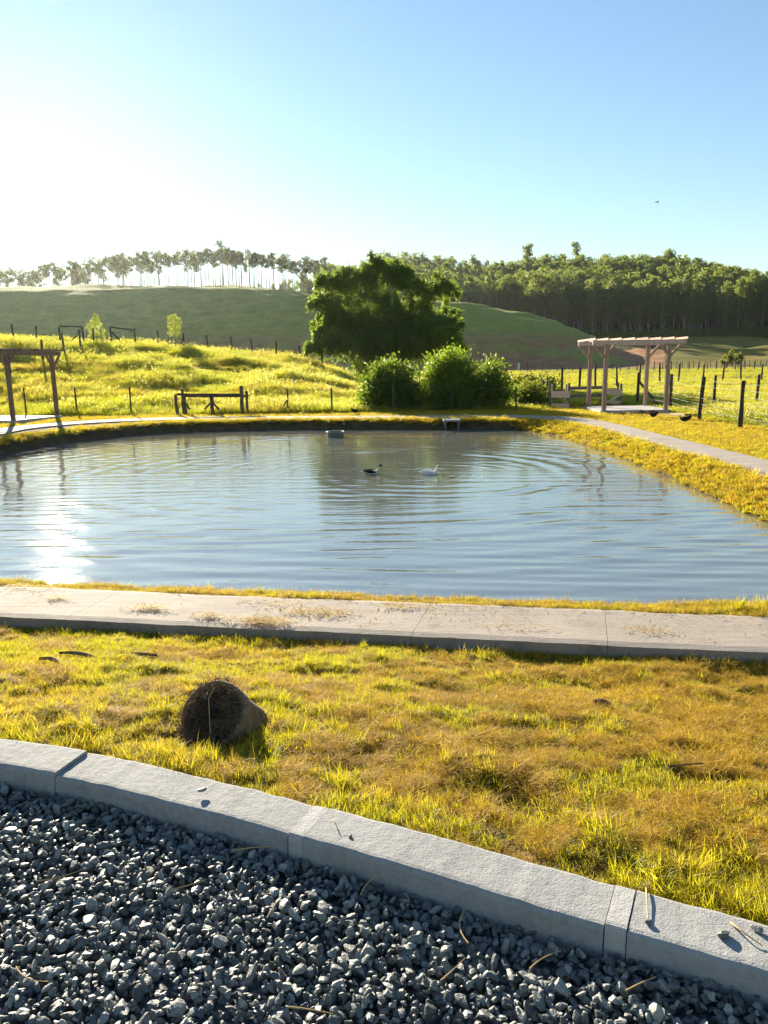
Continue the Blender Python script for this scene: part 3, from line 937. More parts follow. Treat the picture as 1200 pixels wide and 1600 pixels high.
def bank_protos():
    objs = []
    for k in range(6):
        m = MB(); n = 90
        dry = k % 2
        m.blades(disc(n, .17), rng.uniform(.05, .13, n), rng.uniform(.006, .012, n), rng.uniform(0, 6.28, n), rng.uniform(.3, 1.1, n), rng.uniform(.2, 1.2, n), 1 if dry else 0, seg=2)
        n = 40
        m.blades(disc(n, .17), rng.uniform(.05, .12, n), rng.uniform(.006, .012, n), rng.uniform(0, 6.28, n), rng.uniform(.4, 1.3, n), rng.uniform(.2, 1.2, n), 0 if dry else 1, seg=2)
        objs.append(m.build('bank_tuft_%02d' % k, [G_GREEN, G_DRY], link=False))
    return objs
C_BANK = protos('bank_tufts', bank_protos())
def bank_grass():
    n = 60000
    x = rng.uniform(-13, 8, n); y = rng.uniform(7, 29, n)
    d = pond_d(x, y)
    lim = np.where(x > 4.2, .88, 1.05)
    k = (d > .10) & (d < lim) & (path_s(x, y) > 1.0) & (np.abs(x) < 1.0 * y + 3)
    far_side = (y > 21) & (x < 4.6) | (x < -6)
    k &= ~(far_side & (d < .30)) 
    x, y = x[k], y[k]
    # keep clear of the path itself
    dp = seg_dist(x, y, FARP, False); ins = inside(x, y, np.concatenate([FARP, [(0, 6.0)]]))
    kk = ins & (dp > .03)
    x, y = x[kk], y[kk]
    scatter('bank_grass', on_ground(x, y, -.01), yaw_tilt(len(x), .25), rng.uniform(.55, 1.1, len(x)), C_BANK, 6)
    # mown strip outside the path on the right
    n = 16000
    y = rng.uniform(10, 30, n); x = np.interp(y, [9, 12.5, 18, 23, 25.2, 30], [7.1, 7.2, 7.15, 7.05, 6.9, 5.0]) + rng.uniform(.05, 4.2, n)
    k = (np.abs(x) < .62 * y + 1) & ~((x > 7.9) & (x < 10.4) & (y > 27.8)) & (x < 10.6)
    x, y = x[k], y[k]
    scatter('strip_grass', on_ground(x, y, -.01), yaw_tilt(len(x), .2), rng.uniform(.5, 1.0, len(x)), C_BANK, 6)
    # ground beyond the path on both sides
    n = 15000
    x = np.concatenate([rng.uniform(-24, -8.5, n), rng.uniform(5, 15, 5000)]); y = np.concatenate([rng.uniform(4, 31, n), rng.uniform(1.5, 11, 5000)])
    dp = seg_dist(x, y, FARP, False); ins = inside(x, y, np.concatenate([FARP, [(0, 6.0)]])); ps = path_s(x, y)
    k = ~ins & (dp > 1.2) & ((ps > .85) | (ps < -.1)) & (y > kerb_y(np.clip(x, -6, 6)) + .2) & ~((x > -16.2) & (x < -12.0) & (y > 26.8) & (y < 31))
    x, y = x[k], y[k]
    scatter('outer_grass', on_ground(x, y, -.01), yaw_tilt(len(x), .2), rng.uniform(.6, 1.2, len(x)), C_BANK, 6)
    # strip between the far path and the meadow
    n = 9000
    x = rng.uniform(-12.5, 8, n); y = rng.uniform(27, 31.5, n)
    dp = seg_dist(x, y, FARP, False); ins = inside(x, y, np.concatenate([FARP, [(0, 6.0)]]))
    k = ~ins & (dp > 1.25)
    x, y = x[k], y[k]
    scatter('far_verge_grass', on_ground(x, y, -.01), yaw_tilt(len(x), .2), rng.uniform(.5, 1.1, len(x)), C_BANK, 6)
bank_grass()

def meadow_protos():
    objs = []
    for k in range(8):
        m = MB(); n = 110
        h = [.55, .7, .45, .6][k % 4]
        m.blades(disc(n, .42), rng.uniform(.35, 1.0, n) * h, rng.uniform(.016, .036, n), rng.uniform(0, 6.28, n), rng.uniform(.02, .5, n), rng.uniform(.2, 1.2, n), 0, seg=3)
        if k % 4 == 0:
            n = 5
            p = disc(n, .42)
            m.blades(p, rng.uniform(.8, 1.25, n) * h, np.full(n, .007), rng.uniform(0, 6.28, n), rng.uniform(.0, .2, n), rng.uniform(.1, .5, n), 1, seg=2)
            q = p.copy(); q[:, 2] = h * rng.uniform(.8, 1.1, n)
            m.leaves(q, .17, np.array([0, 0, .9]), .32, 0, 1)
        objs.append(m.build('meadow_tuft_%02d' % k, [G_MEAD, G_SEED], link=False))
    return objs
C_MEAD = protos('meadow_tufts', meadow_protos())
def meadow_grass():
    n = 17500
    b = rng.uniform(-.76, .03, n); iy = rng.uniform(1 / 66, 1 / 30.6, n)
    y = 1 / iy; x = b * y
    # perspective keeps the far part sparser per square metre, so thicken it
    n2 = 9000
    b2 = rng.uniform(-.66, .01, n2); y2 = rng.uniform(38, 66, n2)
    x = np.concatenate([x, b2 * y2]); y = np.concatenate([y, y2])
    keep = ~((x > -15.9) & (x < -12.0) & (y < 30.8))
    x, y = x[keep], y[keep]
    g = vnoise(x / 3.1, y / 2.4, 151) + .5 * vnoise(x / 1.1, y / 1.1, 153)
    s = np.clip(.62 + .95 * g + rng.normal(0, .12, len(g)), .2, 1.35) * np.interp(y, [30, 33, 45, 66], [.65, .85, 1.0, 1.05])
    sc = np.stack([s * 1.15, s * 1.15, s * rng.uniform(.75, 1.1, len(s))], 1)
    scatter('meadow_grass', on_ground(x, y, -.02), yaw_tilt(len(x), .12), sc, C_MEAD, 8)
    n = 34000
    y = 1 / rng.uniform(1 / 150, 1 / 17.0, n); b = rng.uniform(.02, .68, n); x = b * y
    keep = (x > 10.45) | (y > 33.5) | ((y > 31) & (x < 7))
    x, y = x[keep], y[keep]
    g = vnoise(x / 3.5, y / 3.5, 155) + .5 * vnoise(x / 12, y / 9, 157)
    s = np.clip(.42 + .38 * g, .16, .85) * np.interp(y, [17, 26, 60, 150], [.55, .9, 1.0, 1.7])
    sc = np.stack([s * 1.3, s * 1.3, s * np.interp(y, [29, 60, 150], [1, .9, .5])], 1)
    scatter('field_grass', on_ground(x, y, -.02), yaw_tilt(len(x), .12), sc, C_MEAD, 8)
meadow_grass()

# ------------------------------------------------------------------ timber and other materials
def mat_wood(name, a, b, scale=1.0, rough=.8):
    m, nt, out = new_mat(name)
    tc = nd(nt, 'ShaderNodeTexCoord').outputs['Object']
    oi = nd(nt, 'ShaderNodeObjectInfo').outputs['Random']
    n = noise(nt, 3 * scale, 4, .7, sc3=(3, 3, 1))
    n2 = noise(nt, 14 * scale, 3, .7, sc3=(2.5, 2.5, .5))
    f = math_(nt, 'ADD', math_(nt, 'ADD', math_(nt, 'MULTIPLY', n, .5), math_(nt, 'MULTIPLY', n2, .4)), math_(nt, 'MULTIPLY', oi, .15))
    c = ramp(nt, f, [(.35, a), (.68, b)])
    principled(nt, out, c, rough, bump(nt, n2, .5, .01), .2)
    return m
M_PERG = mat_wood('pergola_timber', (.24, .145, .105), (.42, .28, .215))
M_PERGD = mat_wood('silhouette_pergola_timber', (.13, .085, .06), (.26, .18, .13))  # darker copy of the pergola timber, backlit silhouette put into its colour
M_PERGTOP = mat_wood('pale_timber', (.42, .32, .27), (.66, .55, .48))
M_POST = mat_wood('fence_timber', (.035, .026, .020), (.11, .085, .065))
M_GREYW = mat_wood('grey_timber', (.10, .085, .07), (.24, .20, .16))
M_PLANK = mat_wood('pale_plank', (.40, .29, .20), (.66, .52, .38))
M_DARKW = mat_wood('dark_log', (.05, .04, .03), (.14, .11, .085))

def plain(name, col, rough=.6, spec=.3, nscale=None, amt=.3, metallic=0.0):
    m, nt, out = new_mat(name)
    c = col
    if nscale:
        n = noise(nt, nscale, 4, .65)
        c = ramp(nt, n, [(.3, tuple(x * (1 - amt) for x in col)), (.7, tuple(min(1, x * (1 + amt)) for x in col))])
    principled(nt, out, c, rough, None, spec, Metallic=metallic)
    return m
M_WIRE = plain('fence_wire', (.22, .21, .19), .5, .5, metallic=.4)
M_DIRT = mat_bank(); M_DIRT.name = 'heaped_soil'

# ------------------------------------------------------------------ pergolas
def pergola(origin, phi, w, d, zf, h, label, slab_ext=(.15, .15), over=(.5, .5), zslab=.14, nraf=8, pm=None, tm=None):
    pm, tm = pm or M_PERG, tm or M_PERGTOP
    root = empty('pergola', (origin[0], origin[1], zf), phi)
    tag(root, label, 'pergola', 'pergolas beside the pond')
    ps = .145
    def lp(u, v, z): return (u, v, z)
    slab = MB(); slab.box((w / 2, d / 2, -zslab / 2), (w + 2 * slab_ext[0], d + 2 * slab_ext[1], zslab), bev=.012, jit=.003)
    slab.build('floor_slab', M_SLAB, root)
    for (u, v) in ((0, 0), (w, 0), (w, d), (0, d)):
        m = MB()
        k = 7
        zz = np.linspace(-.02, h, k)
        lean = rng.normal(0, .018, 2)
        ptsq = np.array([(u + lean[0] * t, v + lean[1] * t, z) for t, z in zip(np.linspace(0, 1, k), zz)])
        m.tube(ptsq, ps / 2 * 1.18 * (1 + rng.normal(0, .02, k)), 8)
        m.build('post', pm, root, loc=None)
    for v in (0, d):
        m = MB(); m.beam((-over[0], v, h + .075), (w + over[1], v, h + .075 - rng.uniform(0, .012)), .07, .15, bev=.008, jit=.002)
        m.build('beam', tm, root)
        # knee braces
        for (u, sg) in ((0, -1), (w, 1)) + (((w, -1), (0, 1)) if v == 0 else ()):
            L = .46 if (u == 0) == (sg < 0) else .34
            m = MB(); m.beam((u + sg * .04, v, h - L), (u + sg * (L - .02), v, h + .0), .06, .085, bev=.006)
            m.build('brace', pm, root)
    for i in range(nraf):
        u = -over[0] + .05 + (w + over[0] + over[1] - .1) * i / (nraf - 1)
        m = MB(); m.beam((u, -.28 + rng.uniform(-.04, .02), h + .19), (u + rng.normal(0, .01), d + .28, h + .19), .05, .075, bev=.005, jit=.002)
        m.build('rafter', pm, root)
    return root
pergola((8.01, 28.0), R(-3), 2.2, 2.6, -.30, 2.33, 'timber pergola with pale beams on a concrete slab beside the soil heap and scrap planks', over=(.48, .62))
pergola((-13.1, 27.4), R(75), 2.35, 2.7, -.33, 2.27, 'brown timber pergola on the sunlit slab where the path bends at the meadow', over=(.6, .5), pm=M_PERGD, tm=M_PERGD)

# ------------------------------------------------------------------ fences
def post_mesh(seed, r, top_cut=.0):
    g = np.random.default_rng(seed)
    m = MB()
    k = 6
    z = np.linspace(-.3, 1.0, k)
    p = np.stack([g.normal(0, .004, k), g.normal(0, .004, k), z], 1)
    m.tube(p, r * (1 + g.normal(0, .06, k)) * np.linspace(1.06, .95, k), 9)
    o = m.build('post', M_POST, link=False)
    return o.data
POSTS = [post_mesh(300 + k, .062) for k in range(4)]
SLIM = [post_mesh(320 + k, .034) for k in range(3)]

def fence(name, pts, h, label, group=None, wires=4, meshes=POSTS, zs=None, rad=1.0, wr=.0035, top=None, braces=(), hvar=.05, offs=None):
    pts = np.asarray(pts, float)
    z = height(pts[:, 0], pts[:, 1]) if zs is None else np.asarray(zs)
    o0 = np.array([pts[0, 0], pts[0, 1], z[0]])
    root = empty(name, o0)
    tag(root, label, 'fence', group)
    tops = []
    for i, (x, y) in enumerate(pts):
        hh = (h[i] if hasattr(h, '__len__') else h) * (1 + rng.uniform(-hvar, hvar))
        p = bpy.data.objects.new('post', meshes[i % len(meshes)]); COL.objects.link(p)
        p.parent = root
        p.location = (x - o0[0], y - o0[1], z[i] - o0[2])
        p.scale = (rad, rad, hh)
        p.rotation_euler = (rng.normal(0, .02), rng.normal(0, .02), rng.uniform(0, 6))
        tops.append(hh)
    for k in range(wires):
        f = .25 + .68 * k / max(1, wires - 1)
        m = MB()
        line = []
        for i in range(len(pts)):
            a = np.array([pts[i, 0], pts[i, 1], z[i] + tops[i] * f]) - o0
            line.append(a)
            if i + 1 < len(pts):
                b = np.array([pts[i + 1, 0], pts[i + 1, 1], z[i + 1] + tops[i + 1] * f]) - o0
                mid = (a + b) / 2; mid[2] -= .015
                line.append(mid)
        m.tube(line, wr, 4, caps=False)
        m.build('wire', M_WIRE, root)
    for (a, b, r) in braces:
        m = MB(); m.tube([np.array(a) - o0, np.array(b) - o0], r, 8); m.build('brace', M_POST, root)
    return root

# right: wire fence along the mown strip
fa = [(11.0, 33.4), (10.75, 28.9), (9.98, 24.3), (9.85, 21.2), (9.8, 17.8), (9.75, 14.5)]
zz = hz(11.0, 33.4)
fence('wire_fence', fa, 1.34, 'stout dark wire fence with six strands running past the pergola', 'wire fences round the fields', wires=6, wr=.004,
      braces=[((11.0, 33.4, zz + 1.05), (11.45, 32.1, zz + .05), .05)])
fb = [(13.2, 36.5), (13.95, 32.6), (16.0, 33.1), (18.3, 33.8), (20.6, 34.6)]
fence('wire_fence', fb[1:], 1.25, 'short run of dark posts in tall field grass behind the stout wire fence', 'wire fences round the fields', wires=4)
fc = [(11.2, 48.5), (12.9, 50.9), (14.64, 53.4), (17.36, 57.5), (19.9, 60.2), (22.1, 62.0), (24.12, 63.4), (26.97, 65.4), (29.14, 66.6), (31.28, 67.9), (33.64, 69.0), (36.5, 70.6), (39.5, 72)]
fence('wire_fence', fc, 1.55, 'long line of dark posts crossing the golden field halfway to the hill', 'wire fences round the fields', wires=3, rad=1.25)
fd = [(b_ * 150 * 1.0, 150 - 18 * (b_ - .13) / .2) for b_ in np.linspace(.132, .40, 34)]
fence('wire_fence', fd, 1.35, 'faint row of many thin posts far out on the pale field under the hill', 'wire fences round the fields', wires=2, rad=1.3, wr=.01)
fe = [(b_ * 165, 165 + 10 * (b_ - .3)) for b_ in np.linspace(.335, .52, 26)]
fence('wire_fence', fe, 1.4, 'tiny line of posts where the golden field meets the green slope below the forest', 'wire fences round the fields', wires=2, rad=1.3, wr=.01)

# left: crest fence with braced gateways, a row running down the slope, and slim posts along the path
xs = [(-31.3), (-29.4), (-27.55), (-25.85), (-24.06), (-22.32), (-20.29), (-18.45), (-16.75), (-14.87), (-13.12), (-11.32), (-9.77), (-7.92), (-6.22), (-4.52)]
cp = [(x, 59.0) for x in xs]
def P3(x, y, h): return (x, y, hz(x, y) + h)
fence('crest_fence', cp, 1.35, 'weathered post fence along the grassy crest with two braced gateways', 'fences on the grassy slope', wires=3, rad=1.15, wr=.006,
      braces=[(P3(-24.06, 59, 1.42), P3(-22.32, 59, 1.40), .06), (P3(-22.32, 59, 1.15), P3(-23.4, 58.7, .2), .05),
              (P3(-20.29, 59, 1.15), P3(-19.1, 58.6, .15), .055), (P3(-20.29, 59, 1.40), P3(-18.45, 59, 1.25), .055)])
fl = [(-20.0, 42.0), (-19.9, 46.0), (-20.0, 49.5), (-20.1, 52.5), (-20.3, 55.5)]
fence('slope_fence', fl, 1.45, 'row of dark posts climbing the meadow toward the braced gateway', 'fences on the grassy slope', wires=3, rad=1.1, wr=.005)
sl = [(-14.45, 31.4), (-12.32, 31.2), (-10.04, 30.9)]
fence('slim_post_fence', sl, 1.15, 'slim posts in tall grass between the bent path pergola and the log rail', 'fences on the grassy slope', wires=2, meshes=SLIM, wr=.003)
s2 = [(-3.8, 30.9), (-2.0, 30.7), (.42, 30.45), (2.72, 30.3), (5.25, 30.4)]
fence('slim_post_fence', s2, [1.0, 1.0, 1.15, 1.0, 1.0], 'thin pale stakes along the far path in front of the two round bushes', 'fences on the grassy slope', wires=2, meshes=SLIM, wr=.003,
      braces=[(P3(-3.8, 30.9, .55), P3(-4.15, 30.7, .0), .03)])

# ------------------------------------------------------------------ rustic log rail beside the far path
def log_rail():
    x0, x1, y = -8.05, -5.45, 30.55
    z = -.42
    root = empty('log_rail', (x0, y, z))
    tag(root, 'rustic rail of dark logs on short posts above long shaded grass', 'rail')
    def log(name, a, b, r, n=7):
        a, b = np.array(a, float), np.array(b, float)
        t = np.linspace(0, 1, n)[:, None]
        p = a + (b - a) * t + rng.normal(0, r * .18, (n, 3))
        m = MB(); m.tube(p, r * (1 + rng.normal(0, .08, n)), 9); return m.build(name, M_DARKW, root)
    L = x1 - x0
    log('post', (0, -.15, -.2), (-.06, -.15, .80), .065)
    log('post', (.10, .3, -.2), (.12, .3, 1.05), .05)
    log('post', (.22, .1, -.2), (.22, .1, .80), .07)
    log('post', (L / 2 + .05, .0, -.2), (L / 2 + .03, 0, .76), .075)
    log('post', (L - .08, -.1, -.2), (L - .06, -.1, 1.12), .075)
    log('post', (L + .08, .15, -.2), (L + .07, .15, .92), .055)
    log('rail', (-.05, .02, .80), (L - .02, .02, .76), .05, 9)
    log('rail', (.15, .16, .73), (L + .15, .12, .70), .045, 9)
    log('brace', (L / 2 + .03, 0, .52), (L / 2 - .28, 0, .20), .04)
    log('brace', (L / 2 + .03, 0, .52), (L / 2 + .30, 0, .18), .04)
    log('brace', (.22, .1, .55), (.42, .1, .2), .04)
log_rail()

# ------------------------------------------------------------------ plank feeders left of the pergola
def plank_feeder(x, y, w, label, diag):
    z = hz(x, y)
    root = empty('plank_feeder', (x, y, z)); tag(root, label, 'feeder', 'plank feeders by the pergola')
    for (u, v, h) in ((0, 0, 1.0), (w, 0, .92), (0, .5, 1.05), (w, .5, .95)):
        m = MB(); m.beam((u, v, -.2), (u + rng.normal(0, .02), v, h), .075, .075, jit=.004); m.build('post', M_GREYW, root)
    m = MB(); m.beam((-.05, -.055, .58), (w + .04, -.055, .56), .03, .26, jit=.004); m.build('board', M_PLANK, root)
    m = MB(); m.beam((-.05, -.055, .12), (w + .02, -.055, .10), .03, .18, jit=.004); m.build('board', M_PLANK, root)
    m = MB(); m.beam((-.05, .555, .60), (w + .04, .555, .60), .03, .22, jit=.004); m.build('board', M_GREYW, root)
    if diag:
        m = MB(); m.beam((0, -.09, .12), (w, -.09, .5), .03, .09); m.build('brace', M_PLANK, root)
plank_feeder(7.0, 31.9, .66, 'grey plank feeder with two pale boards beside the low shrub', False)
plank_feeder(9.72, 33.6, .62, 'plank feeder with a diagonal pale board seen between the pergola posts', True)
def dark_rail():
    x, y = 7.9, 32.9; z = hz(x, y)
    root = empty('paddock_rail', (x, y, z)); tag(root, 'dark timber paddock rail linking the two plank feeders', 'rail')
    for k, (u, h) in enumerate([(0, 1.0), (.95, .95), (1.6, 1.1)]):
        m = MB(); m.beam((u, u * .25, -.2), (u, u * .25, h), .09, .09, jit=.004); m.build('post', M_POST, root)
    for h in (.78, .45):
        m = MB(); m.beam((-.1, -.03, h), (1.75, .43, h), .045, .14, jit=.004); m.build('rail', M_GREYW, root)
dark_rail()

# ------------------------------------------------------------------ bits round the pergola: soil heap, planks, hens
def soil_heap():
    n = 26
    a = np.linspace(0, 2 * np.pi, 30, endpoint=False); r = np.linspace(0, 1, 9)
    A, Rr = np.meshgrid(a, r, indexing='ij')
    X = 1.5 * Rr * np.cos(A); Y = .42 * Rr * np.sin(A)
    Z = .13 * (1 - Rr ** 2) * (1 + 1.3 * fbm(X * 3 + 5, Y * 5, 171, 3)) + .05 * fbm(X * 9, Y * 9, 173, 2) - .03
    V = np.stack([X, Y, Z], -1).reshape(-1, 3)
    i = np.arange(30)[:, None] * 9; inx = (np.arange(30)[:, None] + 1) % 30 * 9; j = np.arange(8)[None]
    Q = np.stack([i + j, i + j + 1, inx + j + 1, inx + j], -1).reshape(-1, 4)
    x, y = 9.3, 27.25
    m, nt, out = new_mat('turned_soil')
    nn = noise(nt, 9, 4, .7)
    principled(nt, out, ramp(nt, nn, [(.3, (.08, .035, .02)), (.7, (.24, .12, .07))]), .95, bump(nt, nn, .9, .06), .1)
    o = add_mesh('soil_heap', V, [Q], [m], smooth=False, loc=(x, y, hz(x, y)))
    tag(o, 'low heap of reddish turned soil along the front of the pergola slab', 'soil heap')
soil_heap()
for k, (a, b, lb) in enumerate([((9.62, 26.9), (10.02, 25.7), 'pale plank lying in the grass just below the soil heap'),
                                ((10.15, 27.1), (10.42, 25.9), 'pale plank beside the foot of the fence post near the pergola'),
                                ((10.25, 26.1), (10.62, 25.75), 'short stubby offcut at the end of the two lying planks')]):
    m = MB(); z = hz(*a)
    m.beam((0, 0, .05), (b[0] - a[0], b[1] - a[1], .06), .16 if k < 2 else .2, .06 if k < 2 else .14, jit=.004)
    o = m.build('plank', M_PLANK if k < 2 else M_GREYW, loc=(a[0], a[1], z))
    tag(o, lb, 'plank', 'scrap planks by the pergola')

# ------------------------------------------------------------------ birds
def loft(path, rad, n=12):
    """one continuous skin along a path; rad = (half width, half height) per point"""
    path = np.asarray(path, float); rad = np.asarray(rad, float)
    tan = np.gradient(path, axis=0); tan /= np.linalg.norm(tan, axis=1)[:, None]
    side = np.array([0, 1.0, 0])
    a = np.linspace(0, 2 * np.pi, n, endpoint=False)
    V = []
    for p, t, (rw, rh) in zip(path, tan, rad):
        u = np.cross(t, side); u /= np.linalg.norm(u)
        V.append(p + rw * np.cos(a)[:, None] * side + rh * np.sin(a)[:, None] * u)
    k = len(path)
    V = np.concatenate(V + [path[:1], path[-1:]])
    i = np.arange(k - 1)[:, None] * n; j = np.arange(n)[None]; jn = (j + 1) % n
    Q = np.stack([i + j, i + jn, i + n + jn, i + n + j], -1).reshape(-1, 4)
    T = [(k * n, (x + 1) % n, x) for x in range(n)] + [(k * n + 1, (k - 1) * n + x, (k - 1) * n + (x + 1) % n) for x in range(n)]
    return V, Q, np.array(T)

def subsurf(o, lv=1):
    md = o.modifiers.new('smooth', 'SUBSURF'); md.levels = lv; md.render_levels = lv

M_WHITE = plain('white_feather', (.78, .76, .70), .7, .2, 18, .08)
M_CREAM_SHADE = plain('shaded_feather', (.52, .47, .38), .7, .2, 18, .15)  # darker white feather; shade on the white duck's head put into the colour
M_BLACK = plain('black_feather', (.018, .018, .019), .85, .08, 20, .4)
M_BILL = plain('duck_bill', (.50, .22, .08), .5)
M_EYE = plain('bird_eye', (.01, .01, .01), .2, .5)

def duck(loc, rot, bodym, wingm, headm, label, scale=1.0):
    root = empty('duck', loc, rot); tag(root, label, 'duck', 'ducks swimming on the pond')
    root.scale = (scale,) * 3
    # local +X is forward, z=0 is the waterline
    path = [(-.27, 0, .085), (-.24, 0, .082), (-.18, 0, .062), (-.10, 0, .035), (0, 0, .022), (.09, 0, .03), (.145, 0, .055), (.172, 0, .10), (.182, 0, .15), (.190, 0, .195), (.205, 0, .222), (.232, 0, .232), (.258, 0, .226), (.272, 0, .220)]
    rad = [(.012, .006), (.045, .014), (.075, .045), (.098, .075), (.105, .088), (.092, .082), (.066, .062), (.042, .042), (.030, .030), (.026, .027), (.030, .033), (.031, .035), (.024, .026), (.012, .012)]
    V, Q, T = loft(path, rad)
    mats = [bodym, headm]
    me_i = np.zeros(len(Q) + len(T), int)
    c = V[Q].mean(1); me_i[:len(Q)][(c[:, 2] > .205)] = 1
    me_i[-12:] = 1
    o = add_mesh('body', V, [Q, T], mats, root, True, me_i); subsurf(o)
    bp_ = [(.262, 0, .224), (.285, 0, .215), (.312, 0, .206), (.322, 0, .204)]
    V, Q, T = loft(bp_, [(.014, .013), (.014, .009), (.015, .005), (.008, .003)], 8)
    add_mesh('bill', V, [Q, T], [M_BILL], root, True)
    for s in (-1, 1):
        wp = [(.11, s * .075, .055), (.07, s * .097, .072), (0, s * .103, .082), (-.09, s * .092, .088), (-.17, s * .06, .094), (-.235, s * .02, .100)]
        V, Q, T = loft(wp, [(.008, .012), (.018, .038), (.021, .05), (.020, .044), (.014, .024), (.004, .006)], 8)
        o = add_mesh('wing', V, [Q, T], [wingm], root, True); subsurf(o)
        m = MB(); m.tube([(.240, s * .029, .240), (.240, s * .034, .240)], .006, 6); m.build('eye', M_EYE, root)
duck((.93, 15.36, -.735), R(-4), M_WHITE, M_WHITE, M_CREAM_SHADE, 'white duck with a shade toned head swimming on the pond ahead of the pied one', .80)
duck((-.24, 15.54, -.735), R(-3), M_CREAM_SHADE, M_BLACK, M_BLACK, 'pied duck with black back, black head and pale neck on the pond', .80)

def hen(loc, rot, label, s=1.0):
    root = empty('hen', loc, rot); tag(root, label, 'hen', 'dark hens by the far path'); root.scale = (s,) * 3
    path = [(-.26, 0, .37), (-.20, 0, .31), (-.13, 0, .255), (-.04, 0, .235), (.05, 0, .235), (.11, 0, .26), (.135, 0, .285), (.145, 0, .32), (.158, 0, .335), (.175, 0, .333)]
    rad = [(.012, .05), (.03, .065), (.07, .09), (.085, .105), (.075, .09), (.046, .05), (.026, .026), (.023, .024), (.022, .024), (.010, .010)]
    V, Q, T = loft(path, rad)
    o = add_mesh('body', V, [Q, T], [M_BLACK], root, True); subsurf(o)
    m = MB(); m.tube([(.165, 0, .338), (.195, 0, .33)], [.008, .002], 6); m.build('beak', M_BILL, root)
    m = MB(); m.box((.15, 0, .375), (.045, .008, .03), bev=.003); m.build('comb', plain('comb_red', (.35, .03, .02)), root)
    for sd in (-1, 1):
        m = MB(); m.tube([(0, sd * .035, .13), (.005, sd * .035, .06), (0, sd * .035, .0), (.05, sd * .035, .0)], [.018, .009, .008, .004], 6); m.build('leg', M_BILL, root)
hen((8.72, 24.9, hz(8.72, 24.9)), R(200), 'black hen pecking between the path and the lying planks', .72)
hen((8.95, 22.9, hz(8.95, 22.9)), R(170), 'black hen with raised tail on the mown strip closer to the pond', .78)
hen((-1.02, 29.4, hz(-1.02, 29.4)), R(20), 'dark hen in the grass edge of the far path by the low bank', .7)

def flying_bird(loc, rot):
    root = empty('flying_bird', loc, rot); tag(root, 'tiny dark bird flying high in the clear blue sky', 'bird')
    path = [(-.14, 0, 0), (-.08, 0, .0), (0, 0, .0), (.07, 0, .012), (.10, 0, .02), (.13, 0, .015)]
    V, Q, T = loft(path, [(.03, .006), (.025, .022), (.04, .04), (.03, .032), (.022, .024), (.006, .006)], 8)
    add_mesh('body', V, [Q, T], [M_BLACK], root, True)
    for s in (-1, 1):
        v = np.array([(.06, s * .03, .02), (-.03, s * .03, .02), (.07, s * .14, .07), (-.03, s * .15, .065), (.0, s * .27, .03), (-.03, s * .26, .03)])
        v = np.concatenate([v, v - [0, 0, .006]])
        q = [(0, 1, 3, 2), (2, 3, 5, 4), (6, 8, 9, 7), (8, 10, 11, 9), (0, 2, 8, 6), (2, 4, 10, 8), (4, 5, 11, 10), (5, 3, 9, 11), (3, 1, 7, 9), (1, 0, 6, 7)]
        add_mesh('wing', v, [np.array(q)], [M_BLACK], root)
flying_bird((20.5, 60, 12.86), R(20))

# ------------------------------------------------------------------ things in and at the water
def tub():
    root = empty('floating_tub', (-1.47, 23.75, -.72)); tag(root, 'round grey green rubber tub floating near the far bank', 'tub')
    prof = [(.0, -.06), (.22, -.06), (.255, .02), (.268, .13), (.275, .15), (.262, .162), (.245, .155), (.238, .12), (.225, .0), (.0, -.01)]
    n = 24; a = np.linspace(0, 2 * np.pi, n, endpoint=False)
    def lathe(pr):
        V = np.array([(r * math.cos(t), r * math.sin(t), z) for r, z in pr for t in a])
        i = np.arange(len(pr) - 1)[:, None] * n; j = np.arange(n)[None]; jn = (j + 1) % n
        return V, np.stack([i + j, i + jn, i + n + jn, i + n + j], -1).reshape(-1, 4)
    M_T = plain('tub_rubber', (.13, .15, .12), .6, .3, 12, .3)
    V, Q = lathe(prof[:5] + prof[7:]); add_mesh('shell', V, [Q], [M_T], root, True)
    V, Q = lathe([(.262, .135), (.280, .14), (.284, .155), (.270, .168), (.250, .165), (.245, .145)]); add_mesh('rim', V, [Q], [plain('tub_rim', (.24, .26, .21), .55, .3, 12, .3)], root, True)
tub()

def outlet_box():
    x, y = 2.31, 25.85
    root = empty('outlet_box', (x, y, -.75)); tag(root, 'small concrete outlet box with a pale cover set in the far bank', 'outlet box')
    m = MB(); m.box((0, .1, .335), (.58, .62, .06), bev=.008, jit=.003); m.build('cover_slab', M_MORTAR, root)
    M_O = mat_concrete('dark_concrete', (.13, .125, .11))  # walls in a darker concrete than the cover slab
    for s in (-1, 1):
        m = MB(); m.box((s * .215, .1, .14), (.07, .55, .33), bev=.006, jit=.003); m.build('wall', M_O, root)
    m = MB(); m.box((0, .34, .14), (.36, .06, .33), jit=.003); m.build('back_wall', M_O, root)
outlet_box()
def bank_pipe():
    m = MB(); m.tube([(0, 0, 0), (0, -.25, -.06)], [.055, .055], 10); m.tube([(0, -.252, -.0605), (0, -.245, -.059)], [.045, .045], 10)
    o = m.build('drain_pipe', plain('old_pipe', (.10, .09, .07), .7, .2, 10, .3), loc=(-1.35, 26.75, -.47))
    tag(o, 'short dark drain pipe poking out of the far bank above the tub', 'pipe')
bank_pipe()

